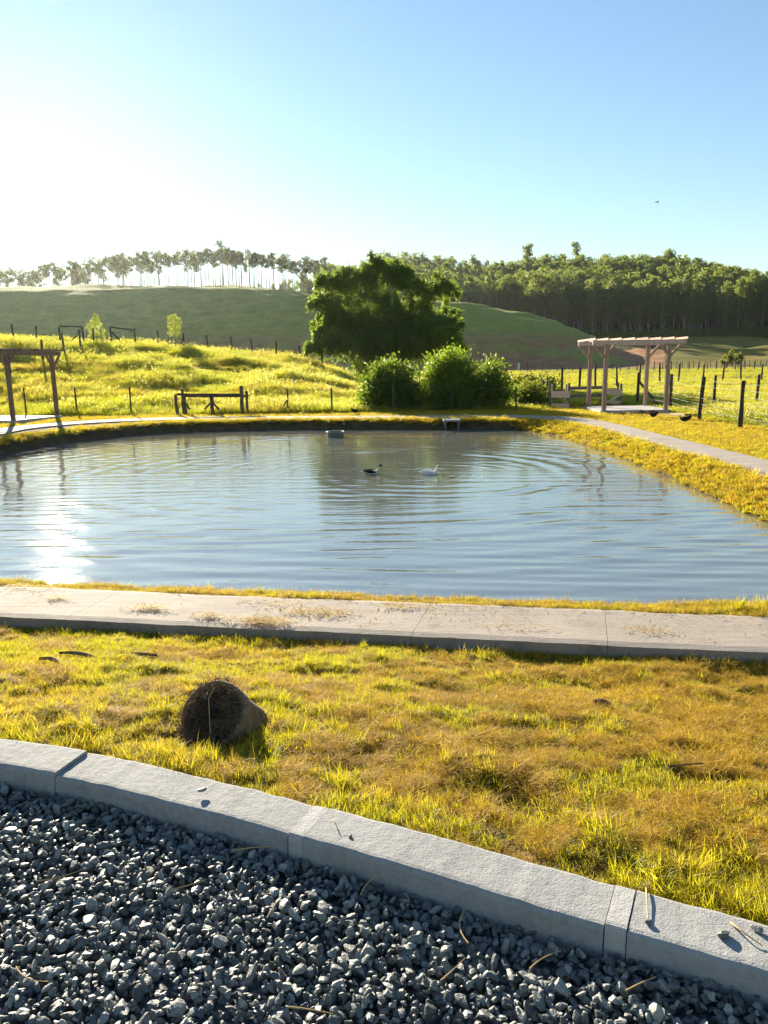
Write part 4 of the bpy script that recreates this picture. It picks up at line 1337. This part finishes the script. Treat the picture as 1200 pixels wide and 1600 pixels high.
# ------------------------------------------------------------------ earth-filled pipe stub in the lawn
def pipe_stub():
    cx, cy = PIPE_AT
    z0 = hz(cx, cy)
    root = empty('pipe_stub', (cx, cy, z0)); tag(root, 'earth filled concrete pipe stub sticking out of the lawn near the kerb', 'pipe')
    ax = np.array([.30, .70, -.66]); ax /= np.linalg.norm(ax)                # from the mouth back into the ground
    mouth = np.array([.01, -.02, .078])
    u = np.cross(ax, [0, 0, 1.0]); u /= np.linalg.norm(u); w = np.cross(u, ax)
    n = 40; a = np.linspace(0, 2 * np.pi, n, endpoint=False)
    Ro, Ri = .148, .124
    prof = [(0.045, Ri), (.012, Ri), (.002, Ri + .005), (0, (Ri + Ro) / 2), (.003, Ro - .004), (.012, Ro), (.06, Ro), (.062, Ro - .012), (.12, Ro - .014), (.27, Ro - .016)]
    V = []
    for k, (d_, r) in enumerate(prof):
        jr = r + .004 * vnoise(a * 4, a * 0 + k * .7, 181) + .006 * vnoise(a * 1.5, a * 0, 183)
        jd = d_ + (.007 * vnoise(a * 3, a * 0 + 2, 185) if k < 6 else 0)
        V.append(mouth + np.outer(jd, ax) + (jr * np.cos(a))[:, None] * u + (jr * np.sin(a))[:, None] * w)
    V = np.concatenate(V)
    i = np.arange(len(prof) - 1)[:, None] * n; j = np.arange(n)[None]; jn = (j + 1) % n
    Q = np.stack([i + j, i + jn, i + n + jn, i + n + j], -1).reshape(-1, 4)
    m, nt, out = new_mat('old_pipe_concrete')
    nn = noise(nt, 30, 4, .7); nb = noise(nt, 7, 3, .6)
    c = ramp(nt, math_(nt, 'ADD', math_(nt, 'MULTIPLY', nn, .5), math_(nt, 'MULTIPLY', nb, .5)), [(.35, (.10, .065, .035)), (.52, (.20, .15, .10)), (.68, (.32, .27, .20))])
    principled(nt, out, c, .9, bump(nt, nn, .6, .006), .15)
    add_mesh('shell', V, [Q], [m], root, True)
    # packed earth with roots
    rr = np.linspace(0, 1, 10); A, Rr = np.meshgrid(a, rr, indexing='ij')
    X = Rr * np.cos(A) * (Ri + .004); Y = Rr * np.sin(A) * (Ri + .004)
    D = .012 + .035 * fbm(X * 28, Y * 28, 187, 3) - .035 * (1 - Rr ** 2)
    E_ = mouth + D[..., None] * ax + X[..., None] * u + Y[..., None] * w
    i = np.arange(n)[:, None] * 10; inx = (np.arange(n)[:, None] + 1) % n * 10; j = np.arange(9)[None]
    Qe = np.stack([i + j, i + j + 1, inx + j + 1, inx + j], -1).reshape(-1, 4)
    m2, nt, out = new_mat('root_earth')
    nn = noise(nt, 50, 4, .75)
    principled(nt, out, ramp(nt, nn, [(.3, (.014, .010, .007)), (.6, (.05, .034, .022)), (.75, (.11, .075, .045))]), .95, bump(nt, nn, 1.0, .012), .1)
    add_mesh('packed_earth', E_.reshape(-1, 3), [Qe], [m2], root)
    mb = MB(); k = 1100
    q = (Ri + .026) * np.sqrt(rng.uniform(0, 1, k)) ** .8; t = rng.uniform(0, 6.28, k)
    P = mouth - .012 * ax + (q * np.cos(t))[:, None] * u + (q * np.sin(t))[:, None] * w
    dv = rng.normal(0, 1, (k, 3)); dv -= (dv @ ax)[:, None] * ax * .9; dv -= .25 * ax
    dv /= np.linalg.norm(dv, axis=1)[:, None]
    L = rng.uniform(.02, .075, k)[:, None]; s = np.cross(dv, ax); s /= np.linalg.norm(s, axis=1)[:, None]; wd = rng.uniform(.0008, .0018, k)[:, None]
    v = np.stack([P - s * wd, P + s * wd, P + dv * L + s * wd * .4 - .3 * L * np.array([0, 0, .3])], 1).reshape(-1, 3)
    mb.add(v, None, np.arange(3 * k).reshape(-1, 3))
    o = mb.build('root_fibre', leaf_mat('root_fibre', (.05, .032, .018), (.20, .13, .07), (.15, .09, .05), .15, 9, .8), root); o['kind'] = 'stuff'
    # one pale bent straw across the mouth
    st = MB(); c0 = mouth - .045 * ax
    st.tube([c0 + .0 * u + .10 * w, c0 - .01 * u + .05 * w, c0 + .028 * u - .03 * w, c0 + .055 * u - .085 * w], .0018, 5)
    so = st.build('straw', plain('straw', (.45, .30, .12), .7), None, loc=(cx, cy, z0))
    so.name = 'dry_straw'
    tag(so, 'single bent straw lying across the mouth of the pipe stub', 'straw')
pipe_stub()

# ------------------------------------------------------------------ foliage materials
F_BAMBOO = leaf_mat('bamboo_leaf', (.028, .066, .014), (.085, .14, .022), (.34, .46, .045), .42, .35, .5)
F_BUSH = leaf_mat('bush_leaf', (.025, .065, .012), (.07, .125, .018), (.30, .42, .03), .42, .8, .45)
F_BUSH2 = leaf_mat('bush_leaf_mid', (.030, .075, .012), (.085, .14, .018), (.36, .50, .03), .44, .8, .4)
F_SHRUB = leaf_mat('shrub_leaf', (.035, .07, .012), (.10, .13, .02), (.34, .38, .035), .42, .8, .5)
F_YOUNG = leaf_mat('young_leaf', (.08, .13, .02), (.18, .22, .03), (.50, .55, .06), .5, .8, .5)
F_EUC = leaf_mat('eucalyptus_leaf', (.032, .050, .016), (.085, .10, .026), (.24, .26, .05), .38, .05, .5)
F_EUC2 = leaf_mat('forest_leaf', (.040, .070, .018), (.115, .155, .030), (.36, .44, .055), .38, .035, .5)
F_PALM = leaf_mat('palm_leaf', (.12, .12, .03), (.26, .23, .06), (.40, .36, .08), .4, .3, .5)
M_BARK = plain('pale_bark', (.30, .25, .20), .85, .1, .6, .35)
M_BARK2 = plain('brown_bark', (.13, .095, .065), .9, .1, 2.0, .4)
M_CULM = plain('bamboo_culm', (.16, .13, .05), .6, .3, 2, .3)

# ------------------------------------------------------------------ bamboo clump
def bamboo():
    bx, by = .15, 60.0
    z0 = hz(bx, by) - .1
    root = empty('bamboo_clump', (bx, by, z0))
    tag(root, 'huge dark bamboo clump with arching plumes between the slope and the field', 'bamboo')
    # silhouette: (height of plume tip, sideways reach, reach in depth)
    tips = []
    for X, Zt in [(-5.9, 2.9), (-5.5, 3.6), (-5.0, 4.6), (-5.1, 6.0), (-5.3, 7.0), (-4.7, 7.7), (-3.9, 8.1), (-3.0, 8.0), (-2.2, 8.4), (-1.3, 8.3), (-.6, 8.9), (.2, 9.2), (1.1, 8.6), (1.9, 8.2), (2.7, 7.5), (3.2, 6.0), (4.7, 7.2), (5.1, 7.3), (4.7, 5.6), (5.7, 5.2), (5.5, 4.2), (6.0, 3.2), (-4.2, 5.4)]:
        tips.append((X, Zt, rng.normal(0, 1.4)))
    tips = [(X + rng.normal(0, .18), Zt + rng.normal(0, .18) - .22 * k, Dp + rng.normal(0, .3)) for X, Zt, Dp in tips for k in range(2)]
    for _ in range(52):
        X = rng.uniform(-5.2, 5.4)
        env = np.interp(X, [-5.6, -4.9, -2.5, 0, 1.5, 3.2, 4.2, 5.6], [4.6, 6.8, 7.4, 8.0, 7.6, 5.8, 5.6, 4.8])
        tips.append((X, env * rng.uniform(.42, .84), rng.normal(0, 2.4)))
    culm, lf = MB(), MB()
    P, D, S = [], [], []
    for (X, Zt, Dp) in tips:
        b0 = np.array([X * .20 + rng.normal(0, .5), Dp * .25 + rng.normal(0, .4), 0])
        tip = np.array([X, Dp, Zt])
        out = tip - b0; out[2] = 0
        ctl = b0 + out * .30 + np.array([0, 0, max(Zt * 1.12, Zt + 1.6)])
        t = np.linspace(0, 1, 14)[:, None]
        c = (1 - t) ** 2 * b0 + 2 * t * (1 - t) * ctl + t ** 2 * tip
        culm.tube(c, np.linspace(.05, .012, 14), 5, caps=False)
        nl = 720
        tt = rng.beta(2.6, 1.0, nl) * .78 + .22
        tq = tt[:, None]
        p = (1 - tq) ** 2 * b0 + 2 * tq * (1 - tq) * ctl + tq ** 2 * tip
        # small side sprays, clumped at the nodes
        node = rng.normal(0, 1, (22, 3)) * np.array([.40, .40, .36])
        k = (tt * 21.99).astype(int)
        p = p + node[k] * (.45 + .75 * np.sin(np.pi * np.clip(tt, 0, .98)))[:, None] + rng.normal(0, .10, (nl, 3)) * np.array([1, 1, 1.8])
        p[:, 2] = np.maximum(p[:, 2], .15)
        P.append(p); D.append(np.repeat((out / (np.linalg.norm(out) + .1))[None], nl, 0) * .5)
    P = np.concatenate(P); D = np.concatenate(D)
    # skirts of foliage reaching down in front and at the sides
    n = 9000
    a = rng.uniform(0, 6.28, n); q = np.sqrt(rng.uniform(.1, 1, n)); hh = rng.uniform(.1, 1, n) ** .8
    rad = np.interp(hh, [0, .25, .6, 1], [1.9, 2.8, 3.2, 2.2])
    p2 = np.stack([q * rad * np.cos(a) * 1.12, q * rad * np.sin(a) * .8, hh * 6.2], 1)
    keep = fbm(p2[:, 0] * 1.1 + 9, p2[:, 2] * 1.1 + p2[:, 1], 191, 2) > -.12
    P = np.concatenate([P, p2[keep]]); D = np.concatenate([D, np.zeros((keep.sum(), 3))])
    lf.leaves(P, rng.uniform(.20, .42, len(P)), D, .32, 1.0)
    culm.build('culm', M_CULM, root)['kind'] = 'stuff'
    lf.build('foliage', F_BAMBOO, root)
bamboo()

# ------------------------------------------------------------------ round bushes by the far path
def bush(x, y, w, h, dpt, n, mat, label, name='bush', leaf=.125, seed=0, lean=0.0, gaps=0.0):
    z = hz(x, y)
    root = empty(name, (x, y, z)); tag(root, label, 'bush', 'bushes beyond the far path')
    st, lf = MB(), MB()
    P, D = [], []
    ns = max(10, n // 110)
    for k in range(ns):
        a = rng.uniform(0, 6.28); el = np.arcsin(rng.uniform(.12, 1.0)); r = rng.uniform(.68, 1.10)
        tip = np.array([np.cos(el) * np.cos(a) * w / 2 * r + lean * np.sin(el), np.cos(el) * np.sin(a) * dpt / 2 * r, max(.18, np.sin(el) * h * r)])
        b0 = np.array([rng.normal(0, .12), rng.normal(0, .12), -.05])
        ctl = b0 * .4 + tip * .35 + np.array([0, 0, tip[2] * .35])
        t = np.linspace(0, 1, 8)[:, None]
        st.tube((1 - t) ** 2 * b0 + 2 * t * (1 - t) * ctl + t ** 2 * tip, np.linspace(.018, .005, 8), 4, caps=False)
        m = int(n / ns)
        tt = (rng.beta(3.0, 1.0, m) * .75 + .25)[:, None]
        p = (1 - tt) ** 2 * b0 + 2 * tt * (1 - tt) * ctl + tt ** 2 * tip
        p = p + rng.normal(0, 1, (m, 3)) * (.07 + .10 * tt)
        P.append(p); D.append(np.repeat((tip / np.linalg.norm(tip))[None], m, 0) * .8)
    P = np.concatenate(P); D = np.concatenate(D)
    P[:, 2] = np.maximum(P[:, 2], .04)
    lf.leaves(P, rng.uniform(.7, 1.35, len(P)) * leaf, D, .5, .1)
    s = st.build('stem', M_BARK2, root); s['kind'] = 'stuff'
    lf.build('foliage', mat, root)
bush(.36, 31.9, 2.8, 1.95, 2.2, 17000, F_BUSH, 'rounded dark green bush next to the taller spreading one by the path')
bush(2.75, 31.8, 2.6, 2.42, 2.4, 18000, F_BUSH2, 'tallest bright leaved bush standing over the far path')
bush(4.1, 31.9, 2.5, 1.85, 2.0, 8000, F_BUSH, 'loose spreading bush leaning away from the tallest bright one', lean=.3)
bush(6.3, 33.6, 2.3, .95, 1.6, 6000, F_SHRUB, 'low dark shrub hugging the ground beside the plank feeder', leaf=.1)
bush(7.3, 37.5, 3.4, 1.15, 2.0, 7000, F_SHRUB, 'low sunlit shrub bank behind the plank feeders', leaf=.12)
bush(81.5, 182, 5.2, 3.1, 4.0, 2600, F_SHRUB, 'lone round bush far out at the edge of the golden field', leaf=.42)

# ------------------------------------------------------------------ two saplings with stake guards on the slope
def sapling(x, y, crown_w, z0, z1, cone, label):
    z = hz(x, y)
    root = empty('young_tree', (x, y, z)); tag(root, label, 'tree', 'saplings on the slope')
    t = MB(); t.tube([(0, 0, -.1), (.02, .0, z0), (.0, .0, z1 - .2)], [.03, .022, .008], 6); t.build('trunk', M_BARK2, root)
    n = 800
    hh = rng.uniform(0, 1, n)
    prof = np.interp(hh, [0, .2, .6, 1], [.75, 1.0, .62, .06]) if cone else np.interp(hh, [0, .12, .5, .85, 1], [.35, .85, 1.0, .8, .3])
    a = rng.uniform(0, 6.28, n); q = np.sqrt(rng.uniform(.05, 1, n))
    bl = 1 + 1.0 * fbm(a * 1.6 + z0 * 9, hh * 6, 201, 2)
    P = np.stack([q * prof * crown_w / 2 * np.cos(a) * bl, q * prof * crown_w / 2 * np.sin(a) * bl, z0 + hh * (z1 - z0)], 1)
    m = MB(); m.leaves(P, rng.uniform(.09, .18, n), None, .45, .1); m.build('crown', F_YOUNG, root)
sapling(-20.75, 57.4, 1.75, .55, 2.35, True, 'light green cone shaped sapling beside the braced gateway on the crest')
sapling(-15.05, 57.4, .92, 1.25, 2.75, False, 'thin sapling with a small oval crown above its stake guard on the crest')
def tree_guard(x, y, wd, label, splay):
    z = hz(x, y)
    root = empty('tree_guard', (x, y, z)); tag(root, label, 'tree guard', 'stake guards round the saplings')
    for (u, v) in ((-1, -1), (1, -1), (1, 1), (-1, 1)):
        m = MB(); m.tube([(u * wd / 2 * (1 + splay), v * wd / 2, -.2), (u * wd / 2, v * wd / 2, 1.15)], .04, 6); m.build('stake', M_GREYW, root)
    for h in (.35, .75):
        for v in (-1, 1):
            m = MB(); m.beam((-wd / 2 * 1.1, v * (wd / 2 + .04), h), (wd / 2 * 1.1, v * (wd / 2 + .04), h), .025, .06); m.build('rail', M_GREYW, root)
tree_guard(-20.75, 57.4, 1.0, 'splayed stake guard round the cone shaped sapling', .3)
tree_guard(-15.05, 57.4, .8, 'square stake guard with thin rails round the oval crowned sapling', .1)

# white marker far out
m = MB(); m.box((0, 0, .55), (.42, .3, 1.5), bev=.05, jit=.01); m.box((0, 0, 1.36), (.5, .36, .12), bev=.03)
o = m.build('marker_post', M_WHITE, loc=(31.0, 177, hz(31.0, 177)))
tag(o, 'small white marker post at the foot of the hill', 'marker')

# ------------------------------------------------------------------ eucalyptus
def euc_parts(seed, h, crown0, crown_w, nblob, nleaf, leaf, umbrella, trunk_r, mat, emergent=False):
    g = np.random.default_rng(seed)
    tr, cr = MB(), MB()
    k = 9
    t = np.linspace(0, 1, k)
    bend = np.cumsum(g.normal(0, .018 * h / k, (k, 2)), 0)
    sp = np.concatenate([bend, (t * h * .97)[:, None]], 1); sp[0] = (0, 0, -.5)
    tr.tube(sp, np.linspace(trunk_r, trunk_r * .25, k), 6, caps=False)
    P, D = [], []
    for i in range(nblob):
        f = crown0 + (.97 - crown0) * ((i + g.uniform(0, 1)) / nblob) ** .75
        if umbrella:
            rr = crown_w / 2 * np.sqrt(g.uniform(.05, 1)) * np.interp(f, [crown0, crown0 + (1 - crown0) * .55, 1], [.6, 1.0, .35])
        else:
            rr = crown_w / 2 * g.uniform(.15, 1) * np.interp(f, [crown0, crown0 + (1 - crown0) * .5, 1], [.55, 1.0, .55])
        a = g.uniform(0, 6.28)
        c = np.array([np.interp(f, t, sp[:, 0]) + rr * np.cos(a), np.interp(f, t, sp[:, 1]) + rr * np.sin(a), f * h])
        b0 = np.array([np.interp(f - .10, t, sp[:, 0]), np.interp(f - .10, t, sp[:, 1]), (f - .10) * h])
        tr.tube([b0, (b0 + c) / 2 + [0, 0, -.02 * h], c], [trunk_r * .35, trunk_r * .22, trunk_r * .1], 4, caps=False)
        n = int(nleaf / nblob * g.uniform(.6, 1.4))
        bs = crown_w * g.uniform(.13, .29)
        q = g.normal(0, 1, (n, 3)); q /= np.linalg.norm(q, axis=1)[:, None]
        q *= (g.uniform(.15, 1, n) ** .45)[:, None] * bs
        q[:, 2] *= .55 if umbrella else .66
        P.append(c + q); D.append(q / bs * .6)
    P, D = np.concatenate(P), np.concatenate(D)
    cr.leaves(P, g.uniform(.6, 1.3, len(P)) * leaf, D, .5, .3)
    return tr, cr
def euc_tree(seed, mat, **kw):
    tr, cr = euc_parts(seed, mat=mat, **kw)
    root = empty('eucalyptus_tree', (0, 0, 0))
    tr.build('trunk', M_BARK, root); cr.build('crown', mat, root)
    return root
SLENDER = [euc_tree(400 + k, F_EUC, h=12, crown0=[.60, .68, .55, .64][k % 4], crown_w=[3.6, 3.0, 4.2, 3.3][k % 4], nblob=9, nleaf=330, leaf=.62, umbrella=True, trunk_r=.16) for k in range(6)]
FULL = [euc_tree(420 + k, F_EUC2, h=24, crown0=[.20, .32, .16, .40, .26][k % 5], crown_w=[6.5, 5.6, 7.2, 5.2, 6.2][k % 5], nblob=26, nleaf=1050, leaf=1.0, umbrella=False, trunk_r=.26) for k in range(6)]
used = set()
def plant(src, x, y, s, label, group):
    z = hz(x, y)
    if id(src) not in used:
        used.add(id(src)); o = src
        o.location = (x, y, z); o.rotation_euler = (0, 0, rng.uniform(0, 6.28)); o.scale = (s, s, s)
    else:
        o = copy_tree(src, (x, y, z), rng.uniform(0, 6.28), (s, s, s * rng.uniform(.95, 1.05)))
    tag(o, label, 'tree', group)
    return o
L_RIDGE = 'slender young eucalyptus in the see through row along the hill crest'
L_FRONT = 'tall pale trunked eucalyptus at the front edge of the forest'
L_SKY = 'slim eucalyptus standing against the sky on top of the forest hill'
# crest plantation
bs = np.concatenate([np.linspace(-.50, -.075, 105) + rng.normal(0, .0016, 105), rng.uniform(-.45, -.075, 45)])
for cnt, b_ in enumerate(bs):
    y = rng.uniform(276, 296) if cnt < 105 else rng.uniform(300, 325)
    hgt = np.interp(b_, [-.5, -.38, -.30, -.1], [11.5, 12.0, 11.8, 12.5]) * rng.uniform(.88, 1.08)
    plant(SLENDER[int(rng.integers(0, 6))], b_ * y, y, hgt / 12, L_RIDGE, 'eucalyptus rows on the hill crest')
# forest edge and trees rising above it
fr = []
for k in range(58):
    b_ = rng.uniform(.13, .56); y = 334 + rng.uniform(0, 10) - 14 * sstep(.45, .56, b_)
    plant(FULL[k % 6], b_ * y, y, rng.uniform(.75, 1.05), L_FRONT, 'eucalyptus along the forest edge')
for k in range(52):
    b_ = rng.uniform(-.13, .55); y = rng.uniform(468, 492)
    plant(SLENDER[k % 6], b_ * y, y, rng.uniform(1.15, 1.7), L_SKY, 'eucalyptus on the forest skyline')
for (px_b, y, s, lb) in [(.183, 440, 1.26, 'tallest lean eucalyptus poking above the forest skyline'),
                         (.246, 455, 1.22, 'broad crowned eucalyptus standing clear of the forest skyline'),
                         (.008, 400, 1.32, 'big loose crowned eucalyptus rising just over the bamboo plumes'),
                         (.035, 405, 1.22, 'second loose crowned eucalyptus behind the shoulder of the bamboo'),
                         (.083, 410, 1.12, 'open crowned eucalyptus behind the leaning bamboo plume'),
                         (-.197, 300, .66, 'taller pointed eucalyptus in the middle of the crest row')]:
    plant(FULL[int(px_b * 1000) % 6] if y > 350 else SLENDER[0], px_b * y, y, s if y > 350 else 1.28, lb, None)

def forest():
    objs = []
    for k in range(7):
        tr, cr = euc_parts(460 + k, 22, [.18, .30, .14, .38][k % 4], [6.6, 5.6, 7.4, 5.2][k % 4], 18, 620, 1.15, k == 5, .24, F_EUC2)
        tr.q = tr.q; mb = MB()
        for src, mi in ((tr, 0), (cr, 1)):
            v = np.concatenate(src.v)
            mb.add(v, np.concatenate(src.q) if src.q else None, np.concatenate(src.t) if src.t else None, mi)
        objs.append(mb.build('forest_tree_%02d' % k, [M_BARK, F_EUC2], link=False))
    c = protos('forest_trees', objs)
    n = 3400
    b_ = rng.uniform(-.16, .72, n); y = rng.uniform(338, 500, n)
    x = b_ * y
    k = (y > 338 + 60 * sstep(.0, -.16, b_)) & (rng.uniform(0, 1, n) < .72)
    x, y, b_ = x[k], y[k], b_[k]
    s = .93 * rng.uniform(.72, 1.12, len(x)) * (1 + .25 * vnoise(x / 25, y / 25, 211)) * np.interp(b_, [-.16, -.05], [.6, 1])
    sc = np.stack([s * rng.uniform(.85, 1.2, len(s)), s * rng.uniform(.85, 1.2, len(s)), s], 1)
    r = yaw_tilt(len(x), .02)
    scatter('forest', on_ground(x, y, -.3), r, sc, c, 7)
    # undergrowth at the forest edge
    ub = []
    for k in range(3):
        mb = MB(); P = rng.normal(0, 1, (420, 3)) * [1.5, 1.5, .9]; P[:, 2] = np.abs(P[:, 2])
        mb.leaves(P, rng.uniform(.4, .8, 420), None, .5, .1)
        ub.append(mb.build('scrub_%02d' % k, F_SHRUB, link=False))
    c2 = protos('scrub_shapes', ub)
    n = 420
    b_ = rng.uniform(.1, .6, n); y = rng.uniform(322, 340, n)
    scatter('undergrowth', on_ground(b_ * y, y, -.2), yaw_tilt(n, .1), rng.uniform(.5, 1.5, n), c2, 3)
forest()

def palm():
    x, y = 153.5, 330
    z = hz(x, y)
    root = empty('palm_tree', (x, y, z)); tag(root, 'small yellowish palm in front of the dark forest edge', 'palm')
    t = MB(); t.tube([(0, 0, -.3), (.05, 0, 2.5), (0, 0, 5)], [.16, .12, .10], 7); t.build('trunk', M_BARK, root)
    for k in range(13):
        a = k * 2.399; e = rng.uniform(-.2, .9)
        m = MB(); L = 2.2
        s = np.linspace(0, 1, 7)
        sp = np.stack([np.cos(a) * L * s, np.sin(a) * L * s, 5 + L * (np.sin(e) * s - .75 * s ** 2)], 1)
        m.tube(sp, .03, 4, caps=False)
        for q in sp[1:]:
            m.leaves(np.repeat(q[None], 6, 0), .75, np.array([np.cos(a), np.sin(a), 0]) * .6, .14, .5, spread=.6)
        m.build('frond', F_PALM, root)
palm()

# ------------------------------------------------------------------ small things lying about
def pebble(seed, loc, r, label, grp):
    v, f = stone_shape(seed, 2)
    o = add_mesh('stone', v * r + [0, 0, r * .55], [f], [M_STONE], loc=loc); o.rotation_euler = (0, 0, rng.uniform(0, 6))
    tag(o, label, 'stone', grp)
GK = 'loose stones on the kerb'
pebble(601, (.822, 1.655, .098), .019, 'rounded grey stone on the kerb beside the straw wisp', GK)
pebble(602, (.915, 1.672, .098), .017, 'pale stone on the kerb near its edge next to the straw wisp', GK)
pebble(603, (-.625, 2.345, .096), .016, 'small dark flat stone alone on the long kerb block', GK)
pebble(604, (.655, 1.705, .100), .011, 'tiny crumb of stone beside the mortar joint', GK)
pebble(605, (-.115, 2.09, .094), .010, 'tiny chip lying on the kerb below the grass edge', GK)

M_STRAW = plain('straw', (.46, .31, .13), .7, .2, 30, .3)
def straw(pts, r, label, grp, name='dry_straw', mat=None):
    pts = np.asarray(pts, float)
    t = np.linspace(0, 1, 9)[:, None]
    a, b, c = pts[0], pts[len(pts) // 2], pts[-1]
    p = (1 - t) ** 2 * a + 2 * t * (1 - t) * (2 * b - (a + c) / 2) + t ** 2 * c
    m = MB(); m.tube(p - a, np.linspace(r, r * .5, 9), 5)
    o = m.build(name, mat or M_STRAW, loc=tuple(a)); tag(o, label, 'straw' if name == 'dry_straw' else 'twig', grp)
GS = 'dry straws on the gravel'
g0 = .05
def gz(x, y): return hz(x, y) + .052
for (x, y, ang, L, lb) in [(-1.02, 1.98, .35, .13, 'long pale straw on the gravel below the first kerb joint'),
                           (-.93, 1.66, -.5, .12, 'yellow straw lying near the edge of the gravel'),
                           (-.62, 1.94, .30, .10, 'short golden straw in the middle of the gravel patch'),
                           (-.33, 1.82, 1.2, .07, 'orange straw stub among grey stones'),
                           (-.24, 1.53, -.2, .11, 'bent brown straw wisp at the bottom of the gravel'),
                           (-.08, 1.90, .9, .10, 'thin straw standing off the stones under the kerb'),
                           (.20, 1.72, 1.5, .12, 'upright thin straw leaning on the gravel'),
                           (.12, 1.60, .75, .09, 'straw pointing toward the second mortar joint'),
                           (.34, 1.63, .5, .10, 'reddish straw beside pale stones'),
                           (-.48, 2.11, .1, .12, 'straw lying close along the foot of the kerb'),
                           (.55, 1.55, .4, .09, 'short straw on the bright stones below the kerb')]:
    z = gz(x, y)
    d = np.array([math.cos(ang), math.sin(ang)]) * L
    q_ = rng.normal(0, .07)
    straw([(x, y, z), (x + d[0] * .5 - d[1] * q_, y + d[1] * .5 + d[0] * q_, z + .004), (x + d[0], y + d[1], z + rng.uniform(-.006, .012))], .0022, lb, GS)
straw([(.86, 1.70, .103), (.868, 1.66, .112), (.90, 1.62, .104)], .003, 'curled straw wisp on the kerb between two stones', 'dry straws on the kerb')
straw([(.69, 1.83, .106), (.678, 1.79, .108), (.655, 1.715, .106)], .003, 'straw stuck along the mortar joint of the kerb', 'dry straws on the kerb')
straw([(-.17, 2.16, .108), (-.165, 2.14, .112), (-.150, 2.11, .10)], .0022, 'short straw on the kerb by the middle mortar joint', 'dry straws on the kerb')

# bark strips, twig and clod on the lawn
M_LITTER = plain('dead_bark', (.20, .13, .08), .85, .1, 25, .45)
def bark_strip(x, y, ang, L, label):
    n = 12; s = np.linspace(0, 1, n)
    a = np.linspace(-1, 1, 5)
    wd = .018 * np.sin(np.pi * np.clip(s, .06, .94))
    X = (s * L)[:, None] + 0 * a; Yy = wd[:, None] * a + (.03 * np.sin(s * 3))[:, None]; Z = .020 + (.006 * np.sin(s * 4.2))[:, None] + .012 * (1 - a ** 2)[None] * 1.0
    c_, s_ = math.cos(ang), math.sin(ang)
    V = np.stack([X * c_ - Yy * s_, X * s_ + Yy * c_, Z], -1).reshape(-1, 3)
    i = np.arange(n - 1)[:, None] * 5; j = np.arange(4)[None]
    Q = np.stack([i + j, i + j + 1, i + 5 + j + 1, i + 5 + j], -1).reshape(-1, 4)
    lo = V - [0, 0, .004]; m0 = len(V)
    o = add_mesh('bark_strip', np.concatenate([V, lo]), [np.concatenate([Q, Q[:, ::-1] + m0])], [M_LITTER], loc=(x, y, hz(x, y)))
    tag(o, label, 'bark', 'litter on the lawn')
bark_strip(-2.02, 4.50, -.35, .30, 'curved strip of dead bark on the grass near the path')
bark_strip(-1.72, 4.42, .12, .32, 'second bark strip stretched out beside the curved one')
bark_strip(-1.98, 4.15, -.5, .16, 'short curled bark chip in the greener grass')
x, y = 1.08, 2.72
straw([(x, y, hz(x, y) + .05), (x + .07, y + .012, hz(x, y) + .05), (x + .15, y + .03, hz(x, y) + .045)], .005, 'dark twig lying on the dry grass above the kerb', 'litter on the lawn', 'twig', M_LITTER)
v, f = stone_shape(640, 2)
o = add_mesh('clod', v * .055, [f], [plain('clod_earth', (.20, .10, .05), .95, .1, 30, .4)], loc=(1.10, 3.62, hz(1.10, 3.62) + .03)); tag(o, 'reddish clod of earth in the middle of the lawn', 'clod')

# clippings left on the near path
def clippings():
    m = MB(); P = []
    for (s, w, r, n) in [(a_, b_, c_, d_ * 2) for a_, b_, c_, d_ in [(.1, .12, .22, 260), (-.9, .30, .16, 130), (-.35, .18, .12, 80), (.45, .38, .26, 170), (1.1, .62, .16, 60), (-1.8, .45, .10, 50), (.0, .58, .30, 70), (2.9, .3, .16, 36), (1.9, .25, .3, 24), (4.2, .45, .25, 40), (-2.3, .7, .3, 80), (1.4, .72, .8, 120), (3.4, .73, .9, 90)]]:
        ss = s + rng.normal(0, r * .6, n); ww = np.clip(w + rng.normal(0, r * .22, n), .02, .765)
        P.append(np.stack([PF0[0] + 1.55 * 0 + PDIR[0] * (ss + 2.0) + PNOR[0] * ww, PF0[1] + PDIR[1] * (ss + 2.0) + PNOR[1] * ww, -.392 + rng.uniform(0, .014, n)], 1))
    P = np.concatenate(P); n = len(P)
    m.blades(P, rng.uniform(.03, .085, n), rng.uniform(.004, .008, n), rng.uniform(0, 6.28, n), rng.uniform(1.30, 1.55, n), rng.uniform(.0, .15, n), 0, seg=2)
    o = m.build('dry_clippings', G_DRY); tag(o, kind='stuff')
clippings()
